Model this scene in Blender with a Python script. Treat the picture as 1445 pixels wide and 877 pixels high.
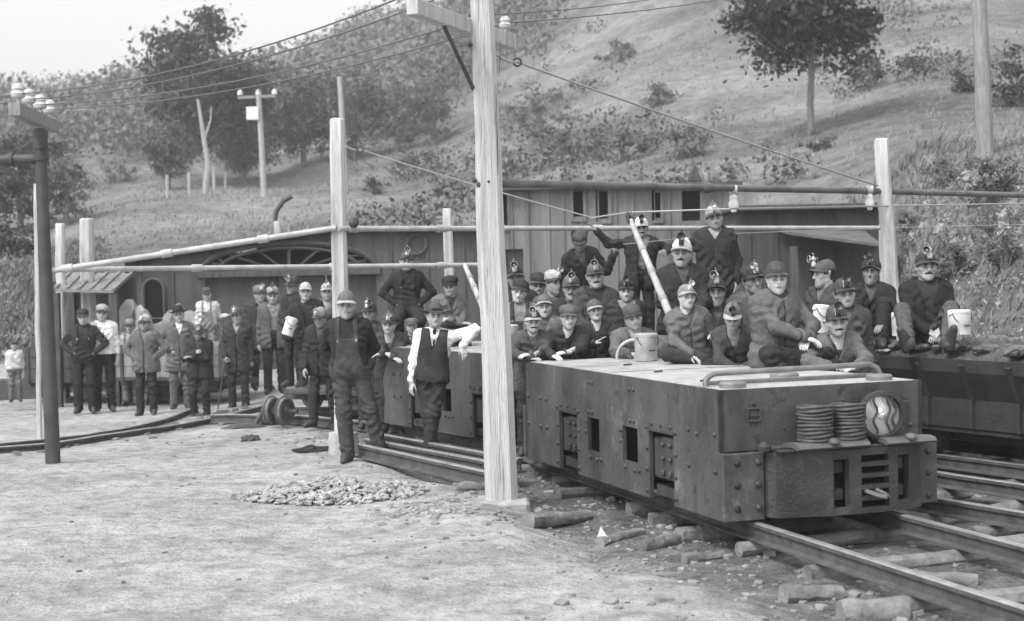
import bpy, math, random
import numpy as np
from mathutils import Vector, Matrix
random.seed(7); RNG = np.random.default_rng(11)
PI = math.pi
SC = bpy.context.scene
for o in list(bpy.data.objects): bpy.data.objects.remove(o)
COL = SC.collection
# ------------------------------------------------------------------ camera
FPX, CU, CV = 2100.0, 722.5, 438.5          # focal length in photo pixels, photo centre
PITCH, ROLL, CAMH = math.atan(54.5/2100), 0.022, 2.0
F0 = Vector((0, math.cos(PITCH), -math.sin(PITCH)))
U0 = Vector((0, math.sin(PITCH), math.cos(PITCH)))
R0 = Vector((1, 0, 0))
CR = R0*math.cos(ROLL) - U0*math.sin(ROLL)
CUP = R0*math.sin(ROLL) + U0*math.cos(ROLL)
CAM = Vector((0, 0, CAMH))
cd = bpy.data.cameras.new('camera'); cam = bpy.data.objects.new('camera', cd); COL.objects.link(cam)
m3 = Matrix((CR, CUP, -F0)).transposed()
cam.matrix_world = Matrix.Translation(CAM) @ m3.to_4x4()
cd.sensor_width = 36; cd.lens = 36*FPX/1445; cd.clip_start = 0.1; cd.clip_end = 3000
cd.dof.use_dof = True; cd.dof.focus_distance = 13.5; cd.dof.aperture_fstop = 2.3
SC.camera = cam
# ------------------------------------------------------------------ light
w = bpy.data.worlds.new('World'); SC.world = w; w.use_nodes = True
nt = w.node_tree; bg = nt.nodes['Background']
SUN_EL, SUN_ROT = math.radians(52), math.radians(225)
sky = nt.nodes.new('ShaderNodeTexSky'); sky.sky_type = 'NISHITA'; sky.sun_disc = False
sky.sun_elevation = SUN_EL; sky.sun_rotation = SUN_ROT; sky.air_density = 2.0; sky.dust_density = 6.0; sky.ozone_density = 1.0
bw = nt.nodes.new('ShaderNodeRGBToBW')
nt.links.new(sky.outputs[0], bw.inputs[0])
ov = nt.nodes.new('ShaderNodeMath'); ov.operation = 'ADD'; ov.inputs[1].default_value = 2.3   # the even white of an overcast sky
nt.links.new(bw.outputs[0], ov.inputs[0]); nt.links.new(ov.outputs[0], bg.inputs['Color'])
bg.inputs['Strength'].default_value = 0.15
sl = bpy.data.lights.new('sun', 'SUN'); sl.energy = 1.5; sl.angle = math.radians(8); sl.color = (1, 1, 1)
so = bpy.data.objects.new('sun', sl); COL.objects.link(so)
sd = Vector((math.sin(SUN_ROT)*math.cos(SUN_EL), math.cos(SUN_ROT)*math.cos(SUN_EL), math.sin(SUN_EL)))
so.rotation_euler = sd.to_track_quat('Z', 'Y').to_euler(); so.location = (0, 0, 40)
SC.view_settings.view_transform = 'Standard'; SC.view_settings.look = 'None'
SC.view_settings.exposure = 0.56; SC.view_settings.gamma = 1; SC.view_settings.use_curve_mapping = False

# ------------------------------------------------------------------ helpers
def ray(u, v): return F0 + CR*((u-CU)/FPX) + CUP*((CV-v)/FPX)
def at(u, v, Y):
    d = ray(u, v); return CAM + d*(Y/d.y)
def gp(u, v, z=0.0):
    d = ray(u, v); return CAM + d*((z-CAMH)/d.z)
_m = {}
def mat(name, c, rough=.8, var=.25, scale=6.0, bump=.3, bscale=40.0, metal=0.0, stretch=(1,1,1), wave=None, detail=6, dist=.01, scuff=None):
    if name in _m: return _m[name]
    m = bpy.data.materials.new(name); m.use_nodes = True; _m[name] = m
    N = m.node_tree; b = N.nodes['Principled BSDF']
    b.inputs['Roughness'].default_value = rough; b.inputs['Metallic'].default_value = metal
    if rough > .65: b.inputs['Specular IOR Level'].default_value = .12
    tc = N.nodes.new('ShaderNodeTexCoord'); mp = N.nodes.new('ShaderNodeMapping'); mp.inputs['Scale'].default_value = stretch
    N.links.new(tc.outputs['Object'], mp.inputs[0])
    n1 = N.nodes.new('ShaderNodeTexNoise'); n1.inputs['Scale'].default_value = scale; n1.inputs['Detail'].default_value = detail
    n1.inputs['Roughness'].default_value = .65
    N.links.new(mp.outputs[0], n1.inputs['Vector'])
    r = N.nodes.new('ShaderNodeMapRange'); r.inputs[1].default_value = .3; r.inputs[2].default_value = .7
    r.inputs[3].default_value = c*(1-var); r.inputs[4].default_value = c*(1+var)
    N.links.new(n1.outputs['Fac'], r.inputs[0])
    src = r.outputs[0]
    for (sc_, lo_, hi_, mul_, st_) in (scuff or ()):      # stains, scuffs and dirt with a shape of their own
        m2 = N.nodes.new('ShaderNodeMapping'); m2.inputs['Scale'].default_value = st_; m2.inputs['Location'].default_value = (sc_, mul_*3, 1.7); N.links.new(tc.outputs['Object'], m2.inputs[0])
        n3 = N.nodes.new('ShaderNodeTexNoise'); n3.inputs['Scale'].default_value = sc_; n3.inputs['Detail'].default_value = 9; n3.inputs['Roughness'].default_value = .7; n3.inputs['Distortion'].default_value = .4
        N.links.new(m2.outputs[0], n3.inputs['Vector']); r2 = N.nodes.new('ShaderNodeMapRange'); r2.inputs[1].default_value = lo_; r2.inputs[2].default_value = hi_; r2.inputs[3].default_value = 1.0; r2.inputs[4].default_value = mul_
        N.links.new(n3.outputs['Fac'], r2.inputs[0]); mm = N.nodes.new('ShaderNodeMath'); mm.operation = 'MULTIPLY'; N.links.new(src, mm.inputs[0]); N.links.new(r2.outputs[0], mm.inputs[1]); src = mm.outputs[0]
    cc = N.nodes.new('ShaderNodeCombineColor')
    for i in range(3): N.links.new(src, cc.inputs[i])
    N.links.new(cc.outputs[0], b.inputs['Base Color'])
    if bump > 0:
        n2 = N.nodes.new('ShaderNodeTexNoise'); n2.inputs['Scale'].default_value = bscale; n2.inputs['Detail'].default_value = 5
        N.links.new(mp.outputs[0], n2.inputs['Vector'])
        bp = N.nodes.new('ShaderNodeBump'); bp.inputs['Strength'].default_value = bump; bp.inputs['Distance'].default_value = dist
        N.links.new(n2.outputs['Fac'], bp.inputs['Height']); N.links.new(bp.outputs[0], b.inputs['Normal'])
    return m
def tag(o, label=None, cat=None, group=None, kind=None):
    if label: o['label'] = label
    if cat: o['category'] = cat
    if group: o['group'] = group
    if kind: o['kind'] = kind
    return o
def empty(name, loc=(0,0,0), rz=0):
    o = bpy.data.objects.new(name, None); COL.objects.link(o); o.location = loc; o.rotation_euler = (0,0,rz); o.empty_display_size = .1
    return o
def fast_mesh(name, V, Fq, mats, mi=None, smooth=False):
    V = np.asarray(V, np.float32); Fq = np.asarray(Fq, np.int32); k = Fq.shape[1]
    me = bpy.data.meshes.new(name)
    me.vertices.add(len(V)); me.vertices.foreach_set('co', V.ravel())
    me.loops.add(Fq.size); me.loops.foreach_set('vertex_index', Fq.ravel())
    me.polygons.add(len(Fq)); me.polygons.foreach_set('loop_start', np.arange(0, Fq.size, k, dtype=np.int32))
    me.polygons.foreach_set('loop_total', np.full(len(Fq), k, np.int32))
    for m in (mats if isinstance(mats, (list, tuple)) else [mats]): me.materials.append(m)
    if mi is not None: me.polygons.foreach_set('material_index', np.asarray(mi, np.int32))
    if smooth: me.polygons.foreach_set('use_smooth', np.ones(len(Fq), bool))
    me.update(calc_edges=True); me.validate()
    return me
def link(name, me, parent=None, loc=(0,0,0)):
    o = bpy.data.objects.new(name, me); COL.objects.link(o); o.location = loc
    if parent: o.parent = parent
    return o
class MB:
    def __init__(s): s.v = []; s.f = []; s.mi = []; s.cur = 0; s.pc = []
    def add(s, V, F):
        b = len(s.v); s.pc.append((len(s.v), len(V), len(s.f), len(F))); s.v += [tuple(p) for p in V]; s.f += [tuple(i+b for i in f) for f in F]; s.mi += [s.cur]*len(F); return s
    def box(s, x0, x1, y0, y1, z0, z1, M=None, bev=0.0):
        if bev > 0:
            b = min(bev, (x1-x0)/2.1, (y1-y0)/2.1, (z1-z0)/2.1)
            V = []; F = []
            # chamfered box: 24 verts
            idx = {}
            for sx in (0,1):
                for sy in (0,1):
                    for sz in (0,1):
                        c = ((x0,x1)[sx], (y0,y1)[sy], (z0,z1)[sz]); d = (b*(1-2*sx), b*(1-2*sy), b*(1-2*sz))
                        for a in range(3):
                            p = [c[i]+d[i] for i in range(3)]; p[a] = c[a]
                            idx[(sx,sy,sz,a)] = len(V); V.append(p)
            for a in range(3):
                o1, o2 = [(1,2),(2,0),(0,1)][a]
                for sd_ in (0,1):
                    q = []
                    for (i,j) in ((0,0),(1,0),(1,1),(0,1)):
                        k = [0,0,0]; k[a] = sd_; k[o1] = i; k[o2] = j; q.append(idx[(k[0],k[1],k[2],a)])
                    F.append(q if sd_ else q[::-1])
            for a in range(3):
                o1, o2 = [(1,2),(2,0),(0,1)][a]
                for i in (0,1):
                    for j in (0,1):
                        q = []
                        for (s_, ax) in ((0,o1),(1,o1),(1,o2),(0,o2)):
                            k = [0,0,0]; k[a] = s_; k[o1] = i; k[o2] = j; q.append(idx[(k[0],k[1],k[2],ax)])
                        F.append(q if (i ^ j) else q[::-1])
            for sx in (0,1):
                for sy in (0,1):
                    for sz in (0,1):
                        q = [idx[(sx,sy,sz,a)] for a in range(3)]
                        F.append(q if (sx+sy+sz) % 2 else q[::-1])
        else:
            V = [(x,y,z) for x in (x0,x1) for y in (y0,y1) for z in (z0,z1)]
            F = [(0,1,3,2),(4,6,7,5),(0,4,5,1),(2,3,7,6),(0,2,6,4),(1,5,7,3)]
        if M is not None: V = [M @ Vector(p) for p in V]
        return s.add(V, F)
    def bar(s, a, b, wd, ht, roll=0.0, bev=0.0):       # box from a to b
        a = Vector(a); b = Vector(b); d = b-a; L = d.length
        q = d.to_track_quat('Z', 'Y').to_matrix().to_4x4()
        M = Matrix.Translation(a) @ q @ Matrix.Rotation(roll, 4, 'Z')
        return s.box(-wd/2, wd/2, -ht/2, ht/2, 0, L, M, bev)
    def tube(s, P, R, n=10, cap=True, wob=0.0):
        P = [Vector(p) for p in P]; m = len(P)
        if not isinstance(R, (list, tuple)): R = [R]*m
        V = []; F = []; up = Vector((0,0,1))
        d0 = (P[1]-P[0]).normalized(); a = d0.cross(up) if abs(d0.z) < .95 else d0.cross(Vector((1,0,0))); a.normalize()
        for i in range(m):
            d = (P[min(i+1,m-1)]-P[max(i-1,0)]).normalized()
            a = (a - d*a.dot(d)).normalized(); b = d.cross(a)
            for j in range(n):
                t = 2*PI*j/n; r = R[i]*(1+wob*(random.random()-.5))
                V.append(P[i] + a*math.cos(t)*r + b*math.sin(t)*r)
        for i in range(m-1):
            for j in range(n):
                F.append((i*n+j, i*n+(j+1)%n, (i+1)*n+(j+1)%n, (i+1)*n+j))
        if cap: F.append(tuple(range(n))[::-1]); F.append(tuple((m-1)*n+j for j in range(n)))
        return s.add(V, F)
    def lathe(s, prof, n=20, M=None, cap=True):         # prof: (r,z)
        V = []; F = []; m = len(prof)
        for r, z in prof:
            for j in range(n):
                t = 2*PI*j/n; V.append(Vector((r*math.cos(t), r*math.sin(t), z)))
        for i in range(m-1):
            for j in range(n): F.append((i*n+j, i*n+(j+1)%n, (i+1)*n+(j+1)%n, (i+1)*n+j))
        if cap: F.append(tuple(range(n))[::-1]); F.append(tuple((m-1)*n+j for j in range(n)))
        if M is not None: V = [M @ p for p in V]
        return s.add(V, F)
    def sphere(s, c, r, n=8, sq=(1,1,1)):
        M = Matrix.Translation(Vector(c)) @ Matrix.Diagonal((r*sq[0], r*sq[1], r*sq[2], 1))
        prof = [(max(.02, math.sin(PI*i/n)), -math.cos(PI*i/n)) for i in range(n+1)]
        return s.lathe(prof, max(6, n+2), M)
    def each(s, name, mats, parent=None, smooth=False):     # one object per piece
        r = None
        for (v0, nv, f0, nf) in s.pc:
            c = MB(); c.add(s.v[v0:v0+nv], [tuple(i-v0 for i in f) for f in s.f[f0:f0+nf]]); r = c.build(name, mats, parent, smooth)
        return r
    def build(s, name, mats, parent=None, smooth=False, loc=(0,0,0)):
        me = bpy.data.meshes.new(name); me.from_pydata([tuple(p) for p in s.v], [], s.f)
        for m in (mats if isinstance(mats, (list, tuple)) else [mats]): me.materials.append(m)
        me.polygons.foreach_set('material_index', s.mi)
        if smooth:
            me.polygons.foreach_set('use_smooth', [True]*len(me.polygons))
            me.update()
            try: me.set_sharp_from_angle(angle=math.radians(38))
            except Exception: pass
        me.update()
        return link(name, me, parent, loc)
def dup(o, parent=None):
    c = o.copy(); COL.objects.link(c); c.parent = parent
    for ch in [x for x in COL.objects if x.parent == o]: dup(ch, c)
    return c

# ------------------------------------------------------------------ materials
M_dirt = None
wood_pale = mat('pale_wood', .52, .8, .22, 3, .7, 24, stretch=(6,6,.5), scuff=((1.6,.52,.68,.6,(3,3,.5)),))
wood_grey = mat('weathered_wood', .27, .85, .35, 4, .6, 30, stretch=(5,5,.6))
wood_dark = mat('dark_wood', .09, .85, .4, 4, .6, 25, stretch=(5,5,.7))
tie_wood = mat('sleeper_wood', .2, .9, .5, 5, .9, 22, dist=.02)
iron = mat('iron_dark', .05, .55, .4, 5, .35, 30, metal=.2)
iron_pipe = mat('pipe_iron', .065, .6, .35, 3, .3, 30, metal=.2)
pipe_pale = mat('pipe_pale', .42, .6, .25, 5, .3, 30, metal=.1)
rail_top = mat('rail_steel', .42, .38, .3, 6, .3, 30, metal=.6)
rail_side = mat('rail_rust', .09, .8, .35, 8, .4, 40)
concrete = mat('concrete', .34, .9, .3, 8, .5, 40)
wire_m = mat('wire', .10, .5, .1, 5, 0)
wire_pale = mat('wire_pale', .35, .5, .1, 5, 0)
glass_ins = mat('insulator_glass', .5, .15, .1, 5, 0)
# ------------------------------------------------------------------ terrain
_U = np.array([-6000,-900,0,200,400,620,900,1150,1250,1300,1445,2300,7000], float)
_Y = np.array([-400,16,18,20,22,24,26,29,33,38,45,60,85,110,160,250,400,700], float)
def _r(*a): return [0,0]+list(a)
_T = np.array([
 [0,0,-.05,-.1,-.15,-.2,-.2,-.1,.8,2.3,2.8,4,6,9,15,28,42,50],
 [0,0,-.05,-.1,-.15,-.2,-.2,-.1,.8,2.3,2.8,4,6,9,15,28,42,50],
 [0,0,-.05,-.1,-.15,-.2,-.2,-.1,.8,2.3,2.8,4,6,9,15,29,44,55],
 [0,0,-.05,-.1,-.15,-.2,-.2,-.1,.3,2.2,3.2,5,7,10,16,30,46,60],
 [0,0,0,-.05,-.08,-.1,-.1,0,.5,2.5,3.4,5,6.8,10,18,33,53,70],
 [0,0,0,0,0,0,0,0,.8,3,4,5.5,8.5,13,23,42,67,90],
 [0,0,0,0,0,0,0,0,1,3.5,4.8,7.5,13,20,35,63,105,140],
 [0,0,0,0,0,0,0,0,1.2,4.2,5.5,8.5,15,24,42,75,120,160],
 [0,0,0,0,0,0,.2,1.5,3.2,4.8,6,9,16,25,43,76,120,160],
 [0,0,0,0,.4,1.7,2.9,3.6,4.3,5.1,6.2,9.2,16,25,43,76,120,160],
 [0,0,.15,.8,2.0,2.9,3.3,3.9,4.6,5.4,6.5,9.6,17,26,44,77,120,160],
 [0,.8,1.6,2.6,3.0,3.4,3.8,4.4,5.1,6,7.5,11,18,27,45,78,120,160],
 [0,.8,1.6,2.6,3.0,3.4,3.8,4.4,5.1,6,7.5,11,18,27,45,78,120,160]])
def sm(a, b, x): t = np.clip((x-a)/(b-a), 0, 1); return t*t*(3-2*t)
def nz2(x, y, f, seed=0):
    r = np.random.default_rng(seed); o = 0*x
    for i in range(5):
        a = r.uniform(0, 2*PI); k = f*r.uniform(.6, 1.7); o = o + np.sin(k*(x*math.cos(a)+y*math.sin(a))+r.uniform(0, 6))
    return o/3
# rail A: straight line then curve left.   left edge of the locomotive passes (1.48,10.7) with slope -.343
def trackA_pts(off):     # off: metres to the right of the locomotive's left side
    P = [(1.48+.343*8, 2.7), (1.48, 10.7), (.1, 14.72), (-.12, 15.5), (-.62, 16.55), (-1.5, 18.1), (-2.3, 19.25), (-3.3, 20.4), (-4.6, 21.5)]
    P = [Vector((a, b, 0)) for a, b in P]; out = []
    for i, p in enumerate(P):
        d = (P[min(i+1, len(P)-1)]-P[max(i-1, 0)]).normalized(); n = Vector((d.y, -d.x, 0)); out.append(p+n*off)
    return out
def terr(x, y):
    x = np.asarray(x, float); y = np.asarray(y, float)
    yy = np.maximum(y, 1.0); u = CU+FPX*x/yy
    ui = np.clip(np.searchsorted(_U, u)-1, 0, len(_U)-2); yi = np.clip(np.searchsorted(_Y, y)-1, 0, len(_Y)-2)
    a = np.clip((u-_U[ui])/(_U[ui+1]-_U[ui]), 0, 1); b = np.clip((y-_Y[yi])/(_Y[yi+1]-_Y[yi]), 0, 1)
    z = (_T[ui,yi]*(1-a)*(1-b)+_T[ui+1,yi]*a*(1-b)+_T[ui,yi+1]*(1-a)*b+_T[ui+1,yi+1]*a*b)
    far = sm(31, 60, y)
    z = z + far*(nz2(x, y, .12, 1)*.5 + nz2(x, y, .5, 2)*.15)*np.minimum(1+y/150, 3)
    bank = sm(.5, 2.0, z)*sm(45, 25, y)
    z = z + bank*(nz2(x, y, 2.2, 3)*.18+nz2(x, y, 5, 4)*.08)
    # track bed lower than the trodden pad in front
    e = x - (1.48 - .343*(y-10.7)) + .95 + .25*np.sin(y*1.3) + .12*np.sin(y*3.1+1)
    near = sm(17.5, 14.5, y)
    z = z - .09*sm(-.3, .4, e)*near
    z = z + .035*np.exp(-((e+.5)/.5)**2)*near
    g = sm(30, 24, y)
    z = z + g*(nz2(x, y, 1.1, 5)*.018+nz2(x, y, 3.3, 6)*.008+nz2(x, y, 9, 7)*.006)
    return z
def T(x, y): return float(terr(np.array([x]), np.array([y]))[0])
def hit(u, v, y0=22, y1=420):
    d = ray(u, v); ys = np.linspace(y0, y1, 3000); s = ys/d.y
    xs = d.x*s; zs = CAMH + d.z*s; h = terr(xs, ys); k = np.argmax(h >= zs)
    if h[k] < zs[k]: k = len(ys)-1
    return Vector((xs[k], ys[k], h[k]))
def grow(a, b, s0, g):
    o = [a]; s = s0
    while o[-1] < b: o.append(o[-1]+s); s *= g
    return o
xs = np.array([-x for x in grow(8, 420, .12, 1.06)][::-1] + list(np.arange(-7.94, 7.95, .07)) + grow(8, 420, .12, 1.06))
ys = np.array(list(np.arange(-60, 6, 6)) + [6.5, 7, 7.4] + list(np.arange(7.7, 17.5, .055)) + grow(17.5, 420, .07, 1.018))
GX, GY = np.meshgrid(xs, ys, indexing='ij'); GZ = terr(GX, GY)
nx_, ny_ = GX.shape
I = np.arange(nx_*ny_).reshape(nx_, ny_)
Fq = np.stack([I[:-1,:-1], I[1:,:-1], I[1:,1:], I[:-1,1:]], -1).reshape(-1, 4)
def ground_mat():
    m = bpy.data.materials.new('ground_earth'); m.use_nodes = True; N = m.node_tree; b = N.nodes['Principled BSDF']; L = N.links
    b.inputs['Roughness'].default_value = .95; b.inputs['Specular IOR Level'].default_value = .1
    tc = N.nodes.new('ShaderNodeTexCoord')
    def noise(s, d, st=(1,1,1)):
        mp = N.nodes.new('ShaderNodeMapping'); mp.inputs['Scale'].default_value = st; L.new(tc.outputs['Object'], mp.inputs[0])
        n = N.nodes.new('ShaderNodeTexNoise'); n.inputs['Scale'].default_value = s; n.inputs['Detail'].default_value = d; n.inputs['Roughness'].default_value = .6
        L.new(mp.outputs[0], n.inputs['Vector']); return n.outputs['Fac']
    def mr(x, a, bb, c, d):
        r = N.nodes.new('ShaderNodeMapRange'); r.inputs[1].default_value = a; r.inputs[2].default_value = bb; r.inputs[3].default_value = c; r.inputs[4].default_value = d
        L.new(x, r.inputs[0]); return r.outputs[0]
    def op(o, a, bb):
        q = N.nodes.new('ShaderNodeMath'); q.operation = o
        for i, t in enumerate((a, bb)):
            if isinstance(t, (int, float)): q.inputs[i].default_value = t
            else: L.new(t, q.inputs[i])
        return q.outputs[0]
    dirt = op('MULTIPLY', op('MULTIPLY', mr(noise(.55, 9), .36, .62, .37, .47), mr(noise(1.9, 9), .36, .60, .86, 1.06)), mr(noise(7, 9), .3, .58, .70, 1.1))
    dirt = op('MULTIPLY', dirt, mr(noise(2.6, 12), .58, .72, 1.0, .70))
    dirt = op('MULTIPLY', dirt, mr(noise(55, 4), .3, .5, .72, 1.05))
    bed = op('MULTIPLY', mr(noise(3, 8), .35, .65, .09, .20), mr(noise(30, 6), .35, .6, .6, 1.25))
    grass = op('MULTIPLY', mr(noise(.12, 8), .38, .62, .12, .25), mr(noise(1.6, 10), .3, .7, .6, 1.3))
    a1 = N.nodes.new('ShaderNodeAttribute'); a1.attribute_name = 'bed'
    a2 = N.nodes.new('ShaderNodeAttribute'); a2.attribute_name = 'veg'
    def mix(f, x, y): return op('ADD', op('MULTIPLY', x, op('SUBTRACT', 1.0, f)), op('MULTIPLY', y, f))
    bf = op('MINIMUM', op('MAXIMUM', op('ADD', a1.outputs['Fac'], mr(noise(4, 6), .3, .7, -.35, .35)), 0.0), 1.0)
    vf = op('MINIMUM', op('MAXIMUM', op('ADD', a2.outputs['Fac'], mr(noise(2, 6), .3, .7, -.3, .3)), 0.0), 1.0)
    c = mix(vf, mix(bf, dirt, bed), grass)
    cc = N.nodes.new('ShaderNodeCombineColor')
    for i in range(3): L.new(c, cc.inputs[i])
    L.new(cc.outputs[0], b.inputs['Base Color'])
    bp = N.nodes.new('ShaderNodeBump'); bp.inputs['Strength'].default_value = 1.0; bp.inputs['Distance'].default_value = .045
    L.new(op('ADD', noise(28, 8), op('MULTIPLY', noise(5, 6), 2.5)), bp.inputs['Height']); L.new(bp.outputs[0], b.inputs['Normal'])
    return m
M_dirt = ground_mat()
me = fast_mesh('ground', np.stack([GX, GY, GZ], -1).reshape(-1, 3), Fq, M_dirt, smooth=True)
e_ = GX - (1.48-.343*(GY-10.7)) + .95
bedv = sm(-.5, .6, e_)*sm(24, 19, GY)*sm(-1, 6, GY) + .55*sm(17, 19, GY)*sm(30, 26, GY)*sm(-3.5, -1, GX)
bedv = np.maximum(bedv, .75*sm(24, 20, GY)*sm(2, 4, GX))
# trampled area along the left curved rails
dl = np.abs((GY-18.4) - .0*(GX)); bedv = np.maximum(bedv, .45*np.exp(-((GY-(18.6+ (GX+6.2)*1.6))/.9)**2)*(GX < -3.5))
vegv = np.maximum(sm(30.5, 33, GY), sm(.4, .9, GZ)*.8)
for nm, a in (('bed', bedv), ('veg', vegv)):
    at_ = me.attributes.new(nm, 'FLOAT', 'POINT'); at_.data.foreach_set('value', a.astype(np.float32).ravel())
tag(link('ground', me), kind='structure')
# ================================================================== railway tracks
def smooth_path(P, step=.5):
    out = []
    for i in range(len(P)-1):
        p0 = P[max(i-1,0)]; p1 = P[i]; p2 = P[i+1]; p3 = P[min(i+2,len(P)-1)]
        n = max(2, int((p2-p1).length/step))
        for k in range(n):
            t = k/n; out.append(.5*((2*p1)+(-p0+p2)*t+(2*p0-5*p1+4*p2-p3)*t*t+(-p0+3*p1-3*p2+p3)*t**3))
    out.append(P[-1]); return out
RPROF = [(-.062,0),(.062,0),(.062,.009),(.012,.024),(.010,.086),(.031,.096),(.031,.122),(.024,.13),(-.024,.13),(-.031,.122),(-.031,.096),(-.010,.086),(-.012,.024),(-.062,.009)]
def rail(path, z, parent=None, name='rail', sc=1.0):
    V = []; F = []; mi = []; n = len(RPROF)
    for i, p in enumerate(path):
        d = (path[min(i+1,len(path)-1)]-path[max(i-1,0)]); d.z = 0; d.normalize(); s = Vector((d.y,-d.x,0))
        for a, b in RPROF: V.append((p.x+s.x*a*sc, p.y+s.y*a*sc, z(p)+b*sc))
    for i in range(len(path)-1):
        for j in range(n):
            F.append((i*n+j, i*n+(j+1)%n, (i+1)*n+(j+1)%n, (i+1)*n+j)); mi.append(0 if 5 <= j <= 10 and j in (6,7,8) else 1)
    F.append(tuple(range(n))); mi.append(1); F.append(tuple((len(path)-1)*n+j for j in range(n))[::-1]); mi.append(1)
    me = bpy.data.meshes.new(name); me.from_pydata(V, [], F); me.materials.append(rail_top); me.materials.append(rail_side)
    me.polygons.foreach_set('material_index', mi); me.update(); return link(name, me, parent)
def log_mesh(mb, a, b, r0, r1=None, n=9, flat=.8):
    a = Vector(a); b = Vector(b); r1 = r1 or r0; P = [a+(b-a)*t for t in np.linspace(0, 1, 7)]
    mb.tube([p+Vector((0,0,random.uniform(-.008,.008))) for p in P], [r0+(r1-r0)*t+random.uniform(-.006,.006) for t in np.linspace(0,1,7)], n, wob=.16)
def track(label, left, gauge, z0, y_lo, y_hi, sp=.62, tie_z=None, ll=.22, group='railway tracks through the yard'):
    root = empty('railway_track', (0,0,0)); tag(root, label, 'railway track')
    L = smooth_path(left); R = []
    for i, p in enumerate(L):
        d = (L[min(i+1,len(L)-1)]-L[max(i-1,0)]).normalized(); R.append(p+Vector((d.y,-d.x,0))*gauge)
    zf = lambda p: z0 + float(T(p.x, p.y))*(1 if p.y > 17.5 else 0)
    rail(L, zf, root); rail(R, zf, root)
    acc = 0; last = L[0]
    for i, p in enumerate(L[1:], 1):
        acc += (p-last).length; last = p
        if acc > sp:
            acc = random.uniform(-.08, .08)
            if not (y_lo < p.y < y_hi): continue
            d = (L[min(i+1,len(L)-1)]-L[i-1]).normalized(); s = Vector((d.y,-d.x,0)); s = (s+d*random.uniform(-.12,.12)).normalized()
            r = random.uniform(.058, .08); mb = MB(); zc = zf(p)-r*1.08
            log_mesh(mb, p-s*(ll+random.uniform(-.12,.2))+Vector((0,0,zc)), p+s*(gauge+ll+random.uniform(-.15,.15))+Vector((0,0,zc)), r, r*.95)
            mb.build('sleeper', tie_wood, root, smooth=True)
    return root
trackA = track('iron railway track running from the lower right corner under the two locomotives', trackA_pts(.27)[::-1][::-1], 1.12, .015, 7.0, 24, group=None)
SB = Vector((3.3, 11.77, 0)); dB = Vector((-.50, .865, 0))
LB = [SB-dB*7, SB-dB*3.5, SB, Vector((2.62,13.1,0)), Vector((1.95,14.75,0))+Vector((.22,0,0)), Vector((1.55,16.6,0)), Vector((.9,18.6,0)), Vector((-.4,20.6,0))]
trackB = track('middle railway track passing along the right side of the front locomotive', LB, 1.08, .015, 8, 21)
SCp = Vector((4.06, 14.5, 0)); LC = [SCp-dB*8, SCp-dB*4, SCp, SCp+dB*3, SCp+dB*6+Vector((.3,0,0)), SCp+dB*8+Vector((.5,.3,0))]
trackC = track('rearmost railway track at the right edge under the coal car', LC, 1.08, .015, 11, 19)
# left curved rails
def lrail(pts, name, label, zo=-.045):
    P = smooth_path([Vector((a,b,0)) for a,b in pts], .4)
    r = rail(P, lambda p: T(p.x,p.y)+zo, None, name); tag(r, label, 'rail'); return r
lrail([(-11,15.9),(-8,17.2),(-6.2,18.1),(-5.55,19.0),(-5.05,20.2),(-4.55,21.5),(-4.13,22.9),(-3.9,24.2)], 'loose_rail', 'curved iron rail nearer the camera, of the two that meet at the left edge')
lrail([(-11,16.3),(-8,17.6),(-6.45,18.6),(-5.85,19.4),(-5.5,20.6),(-5.28,21.7),(-5.15,22.9),(-5.12,24.0)], 'loose_rail', 'curved iron rail ending at the feet of the man with folded arms, farther of two')
# loose timber and rails beside the pole
mb = MB()
def plank(a, b, w_, h_, name, label, m=wood_grey, cat='timber'):
    q = MB(); q.bar(a, b, w_, h_, 0, .008); o = q.build(name, m); tag(o, label, cat); return o
def G(u, v, z=0): p = gp(u, v, z); return Vector((p.x, p.y, z+T(p.x,p.y)*0))
for i, (a, b, zz) in enumerate([((508,645),(700,690),.06),((517,637),(712,676),.07),((530,628),(735,668),.06)]):
    A = gp(a[0], a[1], zz); B = gp(b[0], b[1], zz)
    P = smooth_path([A, (A+B)/2, B], .4)
    r = rail([Vector((p.x,p.y,0)) for p in P], lambda p, z=zz: z, None, 'loose_rail', 1.1); tag(r, ['long iron rail lying nearest the pebble heap behind the tall pole', 'long iron rail lying between two others behind the tall pole','long iron rail lying nearest the track behind the tall pole'][i], 'rail')
def glog(u0, v0, u1, v1, r, label, z=.0, m=tie_wood, name='log', r1=None):
    A = gp(u0, v0, z); B = gp(u1, v1, z); q = MB()
    r *= .8; A.z = T(A.x,A.y)+r*.5; B.z = T(B.x,B.y)+r*.35; log_mesh(q, A, B, r, r1 or r*.8, 10)
    o = q.build(name, m, None, smooth=True); tag(o, label, 'log'); return o
glog(640,700,690,696,.075,'short thick round log left of the tall pole base')
glog(745,738,830,716,.08,'squared log end sticking out just right of the tall pole base')
glog(845,752,905,736,.06,'small log beside the scrap of white paper')
glog(905,757,965,745,.07,'dark log half buried against the rail below the locomotive')
glog(1105,834,1185,826,.085,'pale log lying against the near rail, left of the biggest one')
glog(1185,858,1278,852,.10,'biggest pale log at the bottom edge of the photograph')
glog(965,775,1020,768,.06,'thin log right of the dark half buried one, by the near rail')
glog(1200,800,1380,806,.075,'long log between the rails in front of the bumper')
glog(1370,745,1440,738,.07,'log lying at right edge beside the far rail')
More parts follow.
